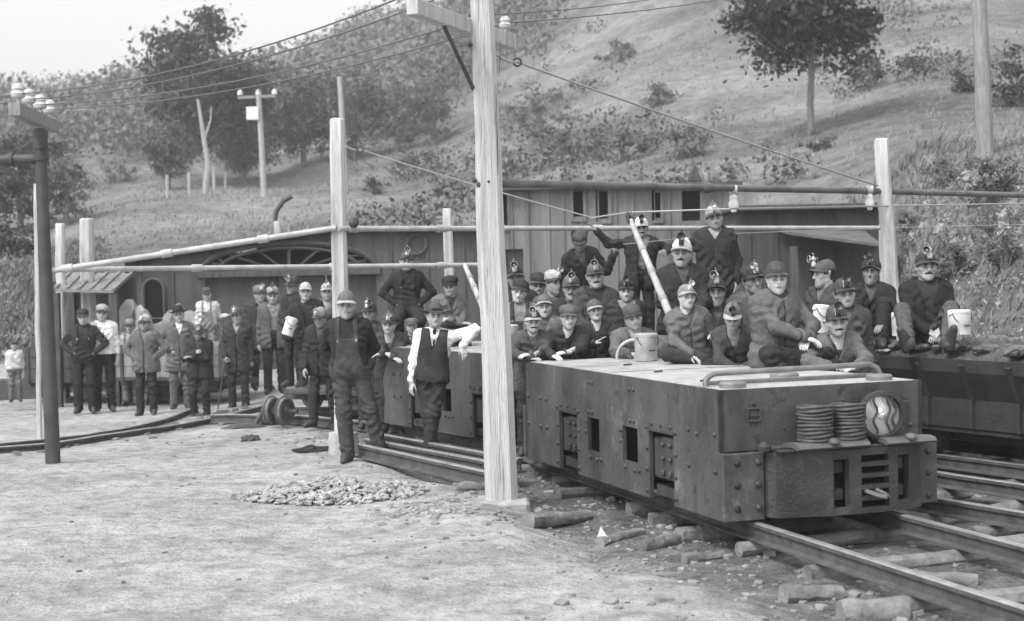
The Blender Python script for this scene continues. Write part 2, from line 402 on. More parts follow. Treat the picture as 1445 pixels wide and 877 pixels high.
# white scrap of paper
p = gp(850,750,0); q = MB(); q.add([(p.x-.05,p.y,-.07),(p.x+.06,p.y-.03,-.075),(p.x-.01,p.y+.05,.03),(p.x+.02,p.y+.09,-.07)], [(0,1,2),(1,3,2),(3,0,2),(0,3,1)])
tag(q.build('paper_scrap', mat('paper', .5, .9, .05)), 'crumpled scrap of white paper standing on the ground near the rail', 'paper')
# dark cloth heap, bent iron, barrel by post
def lump(name, c, s, m, label, cat, seed=0, n=14):
    V = []; F = []; r = np.random.default_rng(seed)
    ph = r.uniform(0,6,6)
    for i in range(n+1):
        for j in range(2*n):
            a = PI*i/n; b = PI*j/n; k = 1+.25*math.sin(3*b+ph[0])+.18*math.sin(5*b+4*a+ph[1])+.12*math.sin(9*b-3*a+ph[2])
            V.append((c[0]+s[0]*k*math.sin(a)*math.cos(b), c[1]+s[1]*k*math.sin(a)*math.sin(b), c[2]+s[2]*k*math.cos(a)))
    for i in range(n):
        for j in range(2*n): F.append((i*2*n+j,(i+1)*2*n+j,(i+1)*2*n+(j+1)%(2*n),i*2*n+(j+1)%(2*n)))
    q = MB(); q.add(V,F); o = q.build(name, m, None, True); tag(o, label, cat); return o
p = gp(443,640,0); lump('rag_heap', (p.x,p.y,.02), (.22,.12,.05), mat('black_cloth',.04,.9), 'black rag heap on the ground left of the white post base', 'rag', 3)
p = gp(354,625,-.05); lump('coal_lump', (p.x,p.y,-.02), (.11,.08,.05), mat('coal_c',.05,.6), 'single dark lump lying alone on the pale yard', 'coal lump', 4)
A = [at(u_, v_, 20.5) for u_, v_ in ((312,611),(330,604),(352,602),(372,606),(382,612))]
q = MB(); q.tube(A, .06, 8, wob=.2); tag(q.build('bent_iron', iron_pipe, None, True), 'short bent iron strip arched on the ground before the wheels', 'scrap iron')
p = gp(370,600,-.05); q = MB(); q.bar((p.x-.12,p.y,-.08),(p.x+.03,p.y+.1,.17),.07,.06,0,.01); q.bar((p.x+.0,p.y+.1,.18),(p.x+.25,p.y+.1,.17),.09,.06,0,.01)
log_mesh(q, (p.x,p.y+.1,.02),(p.x+.4,p.y+.05,.02),.08)
tag(q.build('switch_stand', iron_pipe, None), 'small rail buffer block at the end of the curved rail', 'rail buffer')

# spoked wheels of the flat truck
ctr = at(394,566,20.2); ax_ = Vector((.89,-.45,0)); ws = empty('wheelset', (ctr.x,ctr.y,T(ctr.x,ctr.y)+.02)); tag(ws, 'pair of small iron wheels on a short axle beside the flat truck', 'wheels')
for dd in (-.11,.09):
    Mw = Matrix.Translation(ax_*dd+Vector((0,0,.21))) @ ax_.to_track_quat('Z','Y').to_matrix().to_4x4(); q = MB()
    q.lathe([(.15,-.03),(.20,-.03),(.205,-.015),(.185,-.01),(.185,.04),(.155,.045),(.15,.0),(.06,.0),(.05,.05),(.02,.055)], 24, Mw); q.build('wheel', mat('wheel_iron',.12,.6,.4,9,.4,30), ws, True)
q = MB(); q.tube([ax_*-.3+Vector((0,0,.21)), ax_*.3+Vector((0,0,.21))], .028, 8); q.build('axle', iron, ws, True)
# ================================================================== poles and pipes
def wood_post(name, bu, bv, tu, tv, Y, w0, w1, label, group=None, m=wood_pale, base=None, zb=None, cat='post', sq=True, dy=0):
    B = at(bu, bv, Y); Tp = at(tu, tv, Y+dy)
    if zb is not None:      # extend down to zb
        t = (zb-B.z)/(Tp.z-B.z); B = B+(Tp-B)*t
    root = empty(name, B); tag(root, label, cat, group)
    q = MB(); n = 12 if not sq else 8; L = Tp-B; segs = 9; P = []; R = []
    for i in range(segs+1):
        t = i/segs; P.append(L*t + Vector((random.uniform(-.008,.008), random.uniform(-.008,.008), 0))); R.append((w0+(w1-w0)*t)/2*(1.04+random.uniform(-.02,.02)))
    P.append(P[-1]+L.normalized()*.02); R.append(R[-1]*.8)
    if sq:
        V = []; F = []
        for p_, r_ in zip(P, R):
            for a, b in ((-1,-.6),(-.6,-1),(.6,-1),(1,-.6),(1,.6),(.6,1),(-.6,1),(-1,.6)): V.append(p_+Vector((a*r_*.95, b*r_*.95, 0)))
        for i in range(len(P)-1):
            for j in range(8): F.append((i*8+j,i*8+(j+1)%8,(i+1)*8+(j+1)%8,(i+1)*8+j))
        F.append(tuple(range(8))[::-1]); F.append(tuple((len(P)-1)*8+j for j in range(8))); q.add(V,F)
    else: q.tube(P, R, n, wob=.05)
    q.build('shaft', m, root, True)
    return root, B, Tp
# main utility pole
pole_m = mat('pole_pine', .56, .85, .2, 2.2, 1.0, 14, stretch=(9,9,.35), dist=.02, scuff=((1.3,.50,.66,.62,(4,4,.5)),(3.0,.58,.64,.55,(12,12,.4))))
mainpole, B, Tp = wood_post('utility_pole', 709, 712, 677, -60, 12.9, .29, .19, 'tall bare pine utility pole with crossarm standing in front of the locomotives', m=pole_m, sq=True, cat='utility pole', zb=.0)
q = MB(); q.box(-.24,.24,-.22,.22,-.12,.035,None,.03); q.build('footing', concrete, mainpole)
def M2L(root, p): return Vector(p)-root.location
# cracks as dark long slits on pole
q = MB()
for (u0,v0,u1,v1) in ((700,120,703,330),(690,260,694,420),(706,60,704,110),(712,560,716,700),(695,430,698,520)):
    a = M2L(mainpole, at(u0,v0,12.9)); b = M2L(mainpole, at(u1,v1,12.9)); ya = -.135
    a.y = -.131+.04*(a.z/4.8); b.y = -.131+.04*(b.z/4.8); q.tube([a,(a+b)/2+Vector((.006,-.002,0)),b], [.001,.004,.001], 5)
q.build('crack', mat('crack', .06, 1, .1, 5, 0), mainpole)
cA = Vector((-.74,11.85,4.12)); cB = Vector((.05,13.85,4.12))
q = MB(); q.bar(M2L(mainpole,cA), M2L(mainpole,cB), .10, .13, 0, .006); arm = q.build('crossarm', wood_pale, mainpole)
INS = [(.0,.06),(-.03,.04)]
def insulator(q, p, s=1.0):
    q.lathe([(.012*s,-.07*s),(.012*s,0),(.028*s,0),(.045*s,.01*s),(.05*s,.03*s),(.036*s,.05*s),(.042*s,.062*s),(.036*s,.085*s),(.018*s,.1*s),(.006*s,.102*s)], 12, Matrix.Translation(p))
mains = []
for t in (.08,.26,.70,.93):
    p = cA.lerp(cB, t)+Vector((0,0,.11)); mains.append(p+Vector((0,0,.05)))
    q = MB(); insulator(q, p-mainpole.location, 1.15); o = q.build('insulator', glass_ins, arm, True)
# brace
q = MB(); q.bar(M2L(mainpole, at(627,38,12.4)), M2L(mainpole, at(669,128,12.85)), .035, .012); q.build('brace', iron_pipe, mainpole)
for (u,v) in ((690,258),(670,256),(664,66),(676,262)):
    p = M2L(mainpole, at(u,v,12.9)); p.y = -.13+.04*(p.z/4.8); q = MB(); q.sphere(p, .022, 6); q.build('bolt', iron, mainpole)
# iron pole at left
B = gp(75,655,-.0); B.z = T(B.x,B.y); Tt = at(56,182,B.y)
ip = empty('iron_pole', B); tag(ip, 'rusty iron pipe pole with four glass insulators at the left edge', 'iron pole')
D = Tt-B; q = MB(); q.tube([Vector((0,0,-.1)), D*.25, D*.5, D*.75, D], [.082,.078,.072,.066,.062], 14); q.build('shaft', iron_pipe, ip, True)
q = MB()
for t, r, h_ in ((.905,.085,.05),(.975,.085,.07),(.94,.078,.16)): q.tube([D*t, D*t+Vector((0,0,h_))], [r, r], 14)
q.build('coupling', iron_pipe, ip, True)
q = MB(); q.tube([D*.91, D*.91+Vector((-.35,0,.0)), D*.91+Vector((-1.6,.1,-.05))], [.055,.058,.062], 12); q.tube([D*.91+Vector((-.3,0,0)), D*.91+Vector((-.36,0,0))], .075, 12); q.build('side_pipe', iron_pipe, ip, True)
lA = at(20,150,15.45); lB = at(76,183,17.3); lA.z = lB.z = (lA.z+lB.z)/2
q = MB(); q.bar(lA-B, lB-B, .12, .14, 0, .006); larm = q.build('crossarm', wood_grey, ip)
lefts = []
for t in (.1,.36,.64,.9):
    p = lA.lerp(lB, t)+Vector((0,0,.13)); lefts.append(p+Vector((0,0,.05))); q = MB(); insulator(q, p-B, 1.6); q.build('insulator', glass_ins, larm, True)
# timber posts
pg = 'pale timber posts carrying the pipes'
post480, PB, PT = wood_post('timber_post', 485, 630, 475, 170, 16.5, .19, .155, 'pale timber post on a white base behind the man smoking a pipe', pg, cat='post', zb=.0)
q = MB(); q.lathe([(.17,-.05),(.175,.05),(.165,.1),(.175,.15),(.165,.2),(.16,.26),(.10,.265)], 20); q.build('footing', mat('white_base', .40, .9, .3), post480, True)
for (bu,bv,tu,tv,Y,w0,lab) in ((127,560,122,310,27.2,.24,'leaning pale timber post behind the man in the white shirt'),
    (87,560,85,317,26.6,.17,'slim pale timber post between the iron pole and the leaning post'),
    (56,620,50,262,19.5,.06,'thin white post half hidden behind the iron pole'),
    (636,480,631,296,24,.16,'short pale timber post rising behind the capped man on the rear locomotive'),
    (1259,420,1243,198,17.5,.165,'pale timber post behind the coal car men at the right'),
    (1248,420,1247,318,21.2,.12,'slim post holding the end of the lower pipe at right'),
    (392,345,391,314,31,.14,'stub of white post just above the barn roof')):
    wood_post('timber_post', bu, bv, tu, tv, Y, w0, w0*.93, lab, pg, zb=(T(at(bu,bv,Y).x, Y)))
def pipe(P, r, label, m=pipe_pale, coup=(), name='overhead_pipe'):
    root = empty(name, P[0]); tag(root, label, 'pipe')
    Q = [p-P[0] for p in P]; q = MB(); q.tube(Q, r, 12); q.build('tube', m, root, True)
    if coup:
        for t in coup:
            seg = t*(len(Q)-1); i = min(int(seg), len(Q)-2); a = Q[i].lerp(Q[i+1], seg-i); d = (Q[i+1]-Q[i]).normalized()
            q = MB(); q.tube([a-d*.06, a+d*.06], r*1.45, 12); q.build('coupling', m, root, True)
    return root
PA0 = at(690,259,12.9); PA1 = at(1232,270,17.4); PA2 = at(1480,277,19.6)
pipeA = pipe([PA0, PA0.lerp(PA1,.5), PA1, PA2], .036, 'thick dark pipe reaching from the tall pole across the right side', mat('pipe_dark',.13,.6,.5,3,.3,30,metal=.1), (.33*.99,.66))
PB0 = at(478,323,16.4); PB1 = at(1244,322,21.1); pipeB = pipe([PB0, PB0.lerp(PB1,.35), PB1], .031, 'pale pipe running behind the tall pole above the seated men', pipe_pale, (.03,.55,.22))
q = MB(); q.sphere((.17,-.03,.06), .06, 6); q.build('end_cap', iron, pipeB)
PC0 = at(62,381,16.35); PC1 = at(700,374,19.5); pipe([PC0, PC0.lerp(PC1,.5), PC1], .030, 'pale pipe crossing level from the iron pole behind the post', pipe_pale, (.3,.6,.86))
PD0 = at(62,384,16.35); PD1 = at(474,322,16.4); pipe([PD0, PD0.lerp(PD1,.5), PD1], .032, 'pale pipe rising from the iron pole to the timber post', pipe_pale, (.08,.42,.75))
def wire(P, r, label, sag=0, m=wire_m, name='overhead_wire', n=10):
    Q = []
    for i in range(len(P)-1):
        for k in range(n): 
            t = k/n; p = Vector(P[i]).lerp(Vector(P[i+1]), t); p.z -= sag*4*t*(1-t); Q.append(p)
    Q.append(Vector(P[-1])); q = MB(); q.tube([p-Q[0] for p in Q], r, 6); o = q.build(name, m, None, True, Q[0]); tag(o, label, 'wire'); return o
wl = ['uppermost of the thin wires crossing the sky from the tall pole to the iron pole','second wire from the top between the tall pole and the iron pole','third wire from the top between the tall pole and the iron pole','lowest thin wire between the tall pole and the iron pole']
for i in range(4): wire([mains[i], lefts[i]], .0075, wl[i], .16)
for i in range(4): wire([lefts[i], lefts[i]+Vector((-6,1.2,-.35))], .006, ['wire leaving the nearest insulator of the iron pole to the left','wire leaving the second insulator of the iron pole to the left','wire leaving the third insulator of the iron pole to the left','wire leaving the farthest insulator of the iron pole to the left'][i], .05)
wire([mains[2], at(960,-8,20)], .0065, 'upper wire leaving the tall pole toward the top right', .04)
wire([mains[3], at(1060,-8,20)], .0065, 'lower wire leaving the tall pole toward the top right', .04)
G0 = at(700,77,12.85); G1 = at(1238,262,17.4)
g1 = wire([G0, at(730,88,13.05), G1], .011, 'twisted guy cable slanting down from the tall pole to the right hand post', .02, wire_pale, 'guy_cable')
q = MB(); 
EYE = at(730,88,13.05)-G0; q.tube([EYE+Vector((.035*math.cos(a),0,.035*math.sin(a))) for a in np.linspace(0,2*PI,13)], .009, 6); q.build('eyelet', iron, g1, True)
H0 = at(488,206,16.4); g2 = wire([H0, at(510,212,16.45), at(834,307,17.2)], .009, 'thin pale guy cable slanting from the timber post to the raised hand', .02, wire_pale, 'guy_cable')
q = MB(); EYE = at(508,211,16.4)-H0; q.tube([EYE+Vector((.035*math.cos(a),0,.035*math.sin(a))) for a in np.linspace(0,2*PI,13)], .01, 6); q.build('eyelet', iron, g2, True)
TW = [at(834,308,17.2), at(887,300,16.2), at(1034,295,15.6), at(1232,291,17.3), at(1480,287,19.0)]
wire(TW, .010, 'trolley wire held under the thick dark pipe by two insulators', .0, wire_pale, 'trolley_wire')
wire([at(880,345,16.6), at(1030,330,17.5), at(1246,322,21.1), at(1480,316,22)], .006, 'thinner wire below the trolley wire at the right', .0, wire_pale, 'trolley_wire')
for k, (u, Y) in enumerate(((1035,15.45),(1227,17.3))):
    p = at(u, 268, Y); t = empty('hanger', p); tag(t, ['porcelain hanger under the dark pipe above the standing man in the dark coat','porcelain hanger under the dark pipe beside the right hand post'][k], 'hanger')
    q = MB(); q.tube([(-.035,0,0),(.035,0,0)], .05, 14); q.build('clamp', pipe_pale, t, True)
    q = MB(); q.lathe([(.012,-.24),(.03,-.23),(.03,-.20),(.05,-.19),(.055,-.14),(.04,-.11),(.045,-.08),(.02,-.04)], 14); q.build('insulator', mat('porcelain',.65,.3,.1), t, True)

# ================================================================== buildings
def batten_wall(parent, name, A, Bp, zb, zt_a, zt_b, m, holes=(), batten=.32, thick=.08, mb_=None):
    """board and batten wall from A to Bp (xy), sloping top; holes: (s0,s1,z0,z1) left open"""
    A = Vector((A[0],A[1],0)); Bp = Vector((Bp[0],Bp[1],0)); L = (Bp-A).length; d = (Bp-A)/L; n = Vector((d.y,-d.x,0))
    S = sorted(set([0,L]+[h[0] for h in holes]+[h[1] for h in holes])); q = MB()
    def top(s): return zt_a+(zt_b-zt_a)*s/L
    for s0, s1 in zip(S[:-1], S[1:]):
        hs = sorted([(h[2],h[3]) for h in holes if h[0] <= s0+1e-6 and h[1] >= s1-1e-6]); z = zb; spans = []
        for a, b in hs: spans.append((z, a)); z = b
        spans.append((z, None))
        for a, b in spans:
            t0 = top(s0) if b is None else b; t1 = top(s1) if b is None else b
            V = []
            for off in (0, -thick):
                for s, zz in ((s0,a),(s1,a),(s1,t1),(s0,t0)): p = A+d*s+n*off; V.append((p.x,p.y,zz))
            q.add(V, [(0,1,2,3),(7,6,5,4),(0,4,5,1),(1,5,6,2),(2,6,7,3),(3,7,4,0)])
    wall = q.build(name, m, parent)
    q = MB(); s = batten/2
    while s < L:
        spans = [(zb, top(s))]
        for h in holes:
            if h[0]-.02 < s < h[1]+.02:
                new = []
                for a, b in spans:
                    if h[2] > a: new.append((a, min(b,h[2])))
                    if h[3] < b: new.append((max(a,h[3]), b))
                spans = new
        p = A+d*s+n*.015
        for a, b in spans:
            if b-a > .05: q.bar((p.x,p.y,a),(p.x,p.y,b-.01), .05, .03)
        s += batten*random.uniform(.85,1.2)
    return wall, q, d, n, A
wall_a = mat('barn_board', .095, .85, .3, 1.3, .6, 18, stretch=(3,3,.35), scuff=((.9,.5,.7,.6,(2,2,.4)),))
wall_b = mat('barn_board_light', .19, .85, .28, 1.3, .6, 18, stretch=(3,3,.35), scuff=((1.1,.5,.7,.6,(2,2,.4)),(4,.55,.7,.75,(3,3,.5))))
wall_c = mat('shed_board_dark', .075, .9, .35, 1.5, .6, 18, stretch=(3,3,.35))
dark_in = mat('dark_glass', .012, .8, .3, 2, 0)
YB = 30.0
wall_d = mat('barn_door_board', .09, .85, .3, 1.3, .6, 18, stretch=(3,3,.35))
def bx_(u): return (u-CU)/FPX*YB
def bz_(u, v, Y=YB): return at(u, v, Y).z
# long barn with arched doorway
barn = empty('barn', (bx_(360), YB, 0)); tag(barn, 'long low dark barn with a wide arched doorway at the left', 'barn')
def P_(root, mb, name, m, smooth=False, par=None):
    mb.v = [tuple(Vector(p)-root.location) for p in mb.v]; return mb.build(name, m, par or root, smooth)
def PE_(root, mb, name, m, par=None):
    mb.v = [tuple(Vector(p)-root.location) for p in mb.v]; return mb.each(name, m, par or root)
def sub_batten(root, res, m):
    wall, q, d, n, A = res; wall.data.transform(Matrix.Translation(-root.location)); PE_(root, q, 'batten', m, wall); return wall
xa, xm, xb = bx_(178), bx_(478), bx_(706)
arch_u0, arch_u1 = 288, 532
ax0, ax1 = bx_(arch_u0)-xa, bx_(arch_u1)-xa
sp = bz_(410, 383)
def rl(u): return bz_(u, 371-(371-327)*min(1,(u-178)/292.0)-(1*(u-470)/236 if u > 470 else 0))      # roofline
for (ua, ub_) in ((178,arch_u0),(arch_u1,706)):
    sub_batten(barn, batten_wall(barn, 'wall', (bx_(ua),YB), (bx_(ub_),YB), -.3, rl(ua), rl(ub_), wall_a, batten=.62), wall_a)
q = MB(); cx = (bx_(arch_u0)+bx_(arch_u1))/2; rx = (bx_(arch_u1)-bx_(arch_u0))/2; zt = bz_(410,345); rz = zt-sp-.02
N_ = 28; V = []; F = []
for i in range(N_+1):
    t = PI*i/N_; x = cx-rx*math.cos(t); z = sp+rz*math.sin(t); tp = max(z+.03, rl(CU+x/YB*FPX))
    V += [(x,YB-.002,z),(x,YB-.002,tp),(x,YB+.078,z),(x,YB+.078,tp)]
for i in range(N_):
    a = i*4; b = a+4; F += [(a,b,b+1,a+1),(a+2,a+3,b+3,b+2),(a,a+2,b+2,b)]
q.add(V,F); P_(barn, q, 'spandrel', wall_a)
q = MB()   # arch ring + truss of the fanlight
for rr, w_ in ((1.0,.10),(.80,.06)):
    q.tube([(cx-rx*rr*math.cos(PI*i/24), YB-.06, sp+.05+rz*(rr)*math.sin(PI*i/24)) for i in range(25)], w_/2*1.2, 6)
for i in range(3,22,3):
    t = PI*i/24; q.bar((cx+(rx*.1)*(-math.cos(t)), YB-.03, sp), (cx-rx*.97*math.cos(t), YB-.03, sp+rz*.96*math.sin(t)), .06,.04)
    t2 = PI*(i+1.5)/24; q.bar((cx-rx*.8*math.cos(t), YB-.05, sp+rz*.8*math.sin(t)), (cx-rx*.97*math.cos(t2), YB-.05, sp+rz*.97*math.sin(t2)), .04,.03)
P_(barn, q, 'arch_truss', mat('truss_wood', .07, .9, .3, 3, 0))
q = MB(); q.box(cx-rx-.1,cx+rx+.1,YB-.09,YB+.0,sp-.10,sp+.03,None,.01); P_(barn, q, 'lintel', wood_dark)
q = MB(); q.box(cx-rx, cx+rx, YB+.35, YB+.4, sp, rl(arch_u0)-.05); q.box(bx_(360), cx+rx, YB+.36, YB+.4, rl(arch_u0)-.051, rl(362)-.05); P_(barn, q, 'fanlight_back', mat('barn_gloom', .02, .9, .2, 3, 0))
for k, (a, b, mm) in enumerate(((0,.42,wall_d),(.43,.70,wall_d),(.71,1.0,wall_c))):
    q = MB(); X0 = cx-rx+2*rx*a; X1 = cx-rx+2*rx*b; q.box(X0,X1,YB+.12,YB+.17,-.3,sp-.02)
    for zz in (.4,1.3,sp-.14): q.box(X0+.02,X1-.02,YB+.09,YB+.118,zz-.06,zz+.06)
    P_(barn, q, 'barn_door', mm)
# roof
q = MB(); V = []
for u_ in (172, 470, 706):
    x_ = bx_(u_); z_ = rl(u_); V += [(x_,YB-.2,z_-.01),(x_,YB+5,z_+.15),(x_,YB+5,z_+.22),(x_,YB-.2,z_+.06)]
q.add(V, [(i*4+j,(i+1)*4+j,(i+1)*4+(j+1)%4,i*4+(j+1)%4) for i in (0,1) for j in range(4)]+[(0,1,2,3),(11,10,9,8)]); P_(barn, q, 'roof', mat('roof_felt',.10,.9,.3,2,.4,20))
q = MB(); q.box(xa,xa+.08,YB+.1,YB+5,-.3,bz_(178,371)); P_(barn, q, 'side_wall', wall_a)
def arch_window(root, uc, vt, vb, wd, Y, name='arched_window'):
    x = (uc-CU)/FPX*Y; z1 = at(uc,vt,Y).z; z0 = at(uc,vb,Y).z; r = wd/2; q = MB(); V = [(x-r,Y-.02,z0),(x+r,Y-.02,z0)]
    for i in range(11): t = PI*i/10; V.append((x+r*math.cos(t),Y-.02,z1-r+r*math.sin(t)))
    n = len(V); V += [(a,Y+.0,c) for a,_,c in V]; q.add(V, [tuple(range(n))]+[(i,i+n,(i+1)%n+n,(i+1)%n) for i in range(n)])
    o = P_(root, q, name, dark_in); q = MB()
    q.tube([(x-r,Y-.03,z0)]+[(x-r*math.cos(PI*i/12),Y-.03,z1-r+r*math.sin(PI*i/12)) for i in range(13)]+[(x+r,Y-.03,z0),(x-r,Y-.03,z0)], .035, 6)
    f = P_(root, q, 'frame', wall_a, par=o); return o
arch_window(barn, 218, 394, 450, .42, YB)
q = MB(); x = bx_(590); z = bz_(590,345); q.tube([(x+.2*math.cos(a),YB-.04,z+.2*math.sin(a)) for a in np.linspace(0,2*PI,19)], .035, 6); P_(barn, q, 'round_vent', wood_dark)
# taller section with tall windows
hall = empty('engine_house', (bx_(870), YB-.6, 0)); tag(hall, 'taller pale board building with narrow dark windows behind the crowd', 'building')
YH = YB-.6
def hx(u): return (u-CU)/FPX*YH
ha, hb = hx(690), hx(1042)
wins = [(706,719,272,318),(812,826,270,306),(848,861,270,309),(927,935,272,308),(965,991,270,312)]
hol = [(hx(a)-ha, hx(b)-ha, at(a,d_,YH).z, at(a,c_,YH).z) for a,b,c_,d_ in wins]+[(hx(713)-ha,hx(740)-ha,-.3,at(725,352,YH).z)]
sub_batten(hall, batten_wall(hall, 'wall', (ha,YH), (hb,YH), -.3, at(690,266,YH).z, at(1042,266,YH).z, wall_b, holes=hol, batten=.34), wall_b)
for (s0,s1,z0,z1) in hol[:5]:
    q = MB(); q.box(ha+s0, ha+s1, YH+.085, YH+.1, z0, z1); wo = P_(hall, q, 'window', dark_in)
    q = MB()
    for e in (s0-.03, s1+.03): q.box(ha+e-.03, ha+e+.03, YH-.03, YH-.003, z0-.05, z1+.05)
    q.box(ha+s0-.06, ha+s1+.06, YH-.05, YH-.002, z0-.1, z0-.052) 
    P_(hall, q, 'frame', wall_b, par=wo)
q = MB(); s0,s1,z0,z1 = hol[5]; q.box(ha+s0, ha+s1, YH+.1, YH+.14, z0, z1); P_(hall, q, 'door', wall_c)
zt = at(866,266,YH).z
q = MB(); q.box(ha-.1,hb+.1,YH-.2,YH+6,zt,zt+.07); P_(hall, q, 'roof', mat('roof_felt',.22))
q = MB(); gx = hx(983); q.add([(gx-.14,YH-.2,zt+.1),(gx+.14,YH-.2,zt+.1),(gx,YH-.2,zt+.42),(gx-.14,YH+.1,zt+.1),(gx+.14,YH+.1,zt+.1),(gx,YH+.1,zt+.42)], [(0,1,2),(5,4,3),(0,2,5,3),(1,4,5,2),(0,3,4,1)]); P_(hall, q, 'roof_vent', wood_dark)
q = MB(); q.box(ha,ha+.08,YH+.09,YH+6,-.3,zt-.01); q.box(hb-.08,hb,YH+.09,YH+6,-.3,zt-.01); PE_(hall, q, 'side_wall', wall_b)
# dark shed to the right
shed = empty('dark_shed', (5.3, 27, 0)); tag(shed, 'dark weathered shed with blank boards at the right of the pale building', 'shed')
YS = 27.0; sx0 = (1040-CU)/FPX*YS; sx1 = (1242-CU)/FPX*YS; zt = at(1140,296,YS).z
sub_batten(shed, batten_wall(shed, 'wall', (sx0,YS), (sx1,YS), -.3, zt, zt, wall_c, batten=.5), wall_c)
q = MB(); q.box(sx0-.1,sx1+.1,YS-.25,YS+3,zt,zt+.09); P_(shed, q, 'roof', wood_dark)
q = MB(); q.box(sx0-.002,sx0+.08,YS+.09,YS+2.7,-.3,zt-.01); q.box(sx1-.08,sx1,YS+.09,YS+2.7,-.3,zt-.01); PE_(shed, q, 'side_wall', wall_c)
q = MB(); z1 = at(1150,331,YS-1).z; xq0 = (1112-CU)/FPX*(YS-1); xq1 = (1240-CU)/FPX*(YS-1)
V = [(xq0,YS-1.2,z1),(xq1,YS-1.3,z1-.25),(xq1,YS-.05,z1+.02),(xq0,YS-.05,z1+.1)]
q.add(V+[(x,y,z+.05) for x,y,z in V], [(3,2,1,0),(4,5,6,7),(0,1,5,4),(1,2,6,5),(2,3,7,6),(3,0,4,7)]); P_(shed, q, 'lean_to_roof', mat('shed_tin',.13,.8,.3))
for x in (xq0+.1, xq1-.1):
    q = MB(); q.box(x-.06,x+.06,YS-1.15,YS-1.03,-.2,z1-.2); P_(shed, q, 'prop', wood_dark)
# small lean-to roofs at far left
lt = empty('tin_roof_shed', at(140,420,27)); tag(lt, 'small open shed with a slanting tin roof behind the leaning post', 'shed')
a = at(100,388,28.5); b = at(186,390,28.5); c = at(160,414,26); d = at(78,412,26)
q = MB(); V = [tuple(d),tuple(c),tuple(b),tuple(a)]; q.add(V+[(x,y,z+.05) for x,y,z in V], [(3,2,1,0),(4,5,6,7),(0,1,5,4),(1,2,6,5),(2,3,7,6),(3,0,4,7)]); P_(lt, q, 'roof', mat('tin_pale',.22,.8,.3))
for k in range(6):
    e = Vector(d).lerp(Vector(c), k/5); f = Vector(a).lerp(Vector(b), k/5); q = MB(); q.bar(e+Vector((0,0,.07)), f+Vector((0,0,.07)), .05,.03); P_(lt, q, 'batten', mat('tin_pale',.4))
for e in (a,b,c,d):
    q = MB(); q.box(e.x-.07,e.x+.07,e.y-.07,e.y+.07,-.3,e.z-.02); P_(lt, q, 'prop', wood_dark)
q = MB(); q.box(a.x,b.x,28.52,28.6,-.3,a.z-.03); P_(lt, q, 'back_wall', wall_c)
# low pale kerb wall at left and tarps
q = MB(); p0 = at(-60,548,27.5); p1 = at(95,546,27.5); q.box(p0.x,p1.x,27.4,27.7,-.3,.22,None,.03); tag(q.build('low_wall', wood_dark), 'low dark edge board along the foot of the pale bank at far left', 'wall')
for k, (u,v,Y,wd,ht,lab) in enumerate(((255,455,27.5,1.5,1.35,'pale tarpaulin covered load behind the two hatted men'),(190,470,26.5,.9,1.5,'covered pale load behind the man with folded arms'))):
    p = at(u,v,Y); zg = T(p.x,Y); lump('tarpaulin_load', (p.x,Y,zg+ht/2), (wd/2,.5,ht/2), mat('tarpaulin',.28,.9,.3), lab, 'tarpaulin', 20+k, 16)
# ================================================================== locomotive
steel = mat('loco_steel', .068, .58, .4, 2.2, .6, 22, metal=.0, detail=10, scuff=((3.0,.57,.66,2.0,(1,1,.7)),(1.3,.50,.62,.5,(1,1,.35)),(7,.57,.64,.5,(1,1,1)),(12,.62,.68,1.8,(1,1,.4))))
steel2 = mat('loco_steel_dark', .05, .55, .4, 4, .3, 30, metal=.1)
cast = mat('cast_iron', .042, .62, .35, 5, .9, 40, metal=.0, dist=.010, scuff=((4,.56,.68,1.8,(1,1,1)),(1.6,.52,.66,.6,(1,1,.6))))
deckm = mat('deck_dusty', .40, .85, .22, 5, .5, 30, detail=10, scuff=((1.6,.52,.66,.6,(1,1,1)),(6,.58,.68,.6,(1,1,1))))
brightm = mat('bright_metal', .5, .35, .25, 8, .2, 40, metal=.5)
def plate(q, axis, c0, c1, a0, a1, z0, z1, holes):
    """plate with rectangular holes. axis 'x': plane spans y(a)/z, thickness in x from c0(outer) to c1"""
    A = sorted(set([a0,a1]+[h[0] for h in holes]+[h[1] for h in holes])); Z = sorted(set([z0,z1]+[max(z0,h[2]) for h in holes]+[min(z1,h[3]) for h in holes]))
    def inh(a, z): return any(h[0] < a < h[1] and h[2] < z < h[3] for h in holes)
    def P(c, a, z): return (c, a, z) if axis == 'x' else (a, c, z)
    na, nz = len(A)-1, len(Z)-1; solid = [[not inh((A[i]+A[i+1])/2, (Z[j]+Z[j+1])/2) for j in range(nz)] for i in range(na)]
    for i in range(na):
        for j in range(nz):
            if not solid[i][j]: continue
            V = [P(c,a,z) for c in (c0,c1) for a,z in ((A[i],Z[j]),(A[i+1],Z[j]),(A[i+1],Z[j+1]),(A[i],Z[j+1]))]
            F = [(0,1,2,3),(7,6,5,4)]
            if j == 0 or not solid[i][j-1]: F.append((0,4,5,1))
            if i == na-1 or not solid[i+1][j]: F.append((1,5,6,2))
            if j == nz-1 or not solid[i][j+1]: F.append((2,6,7,3))
            if i == 0 or not solid[i-1][j]: F.append((3,7,4,0))
            q.add(V, F)
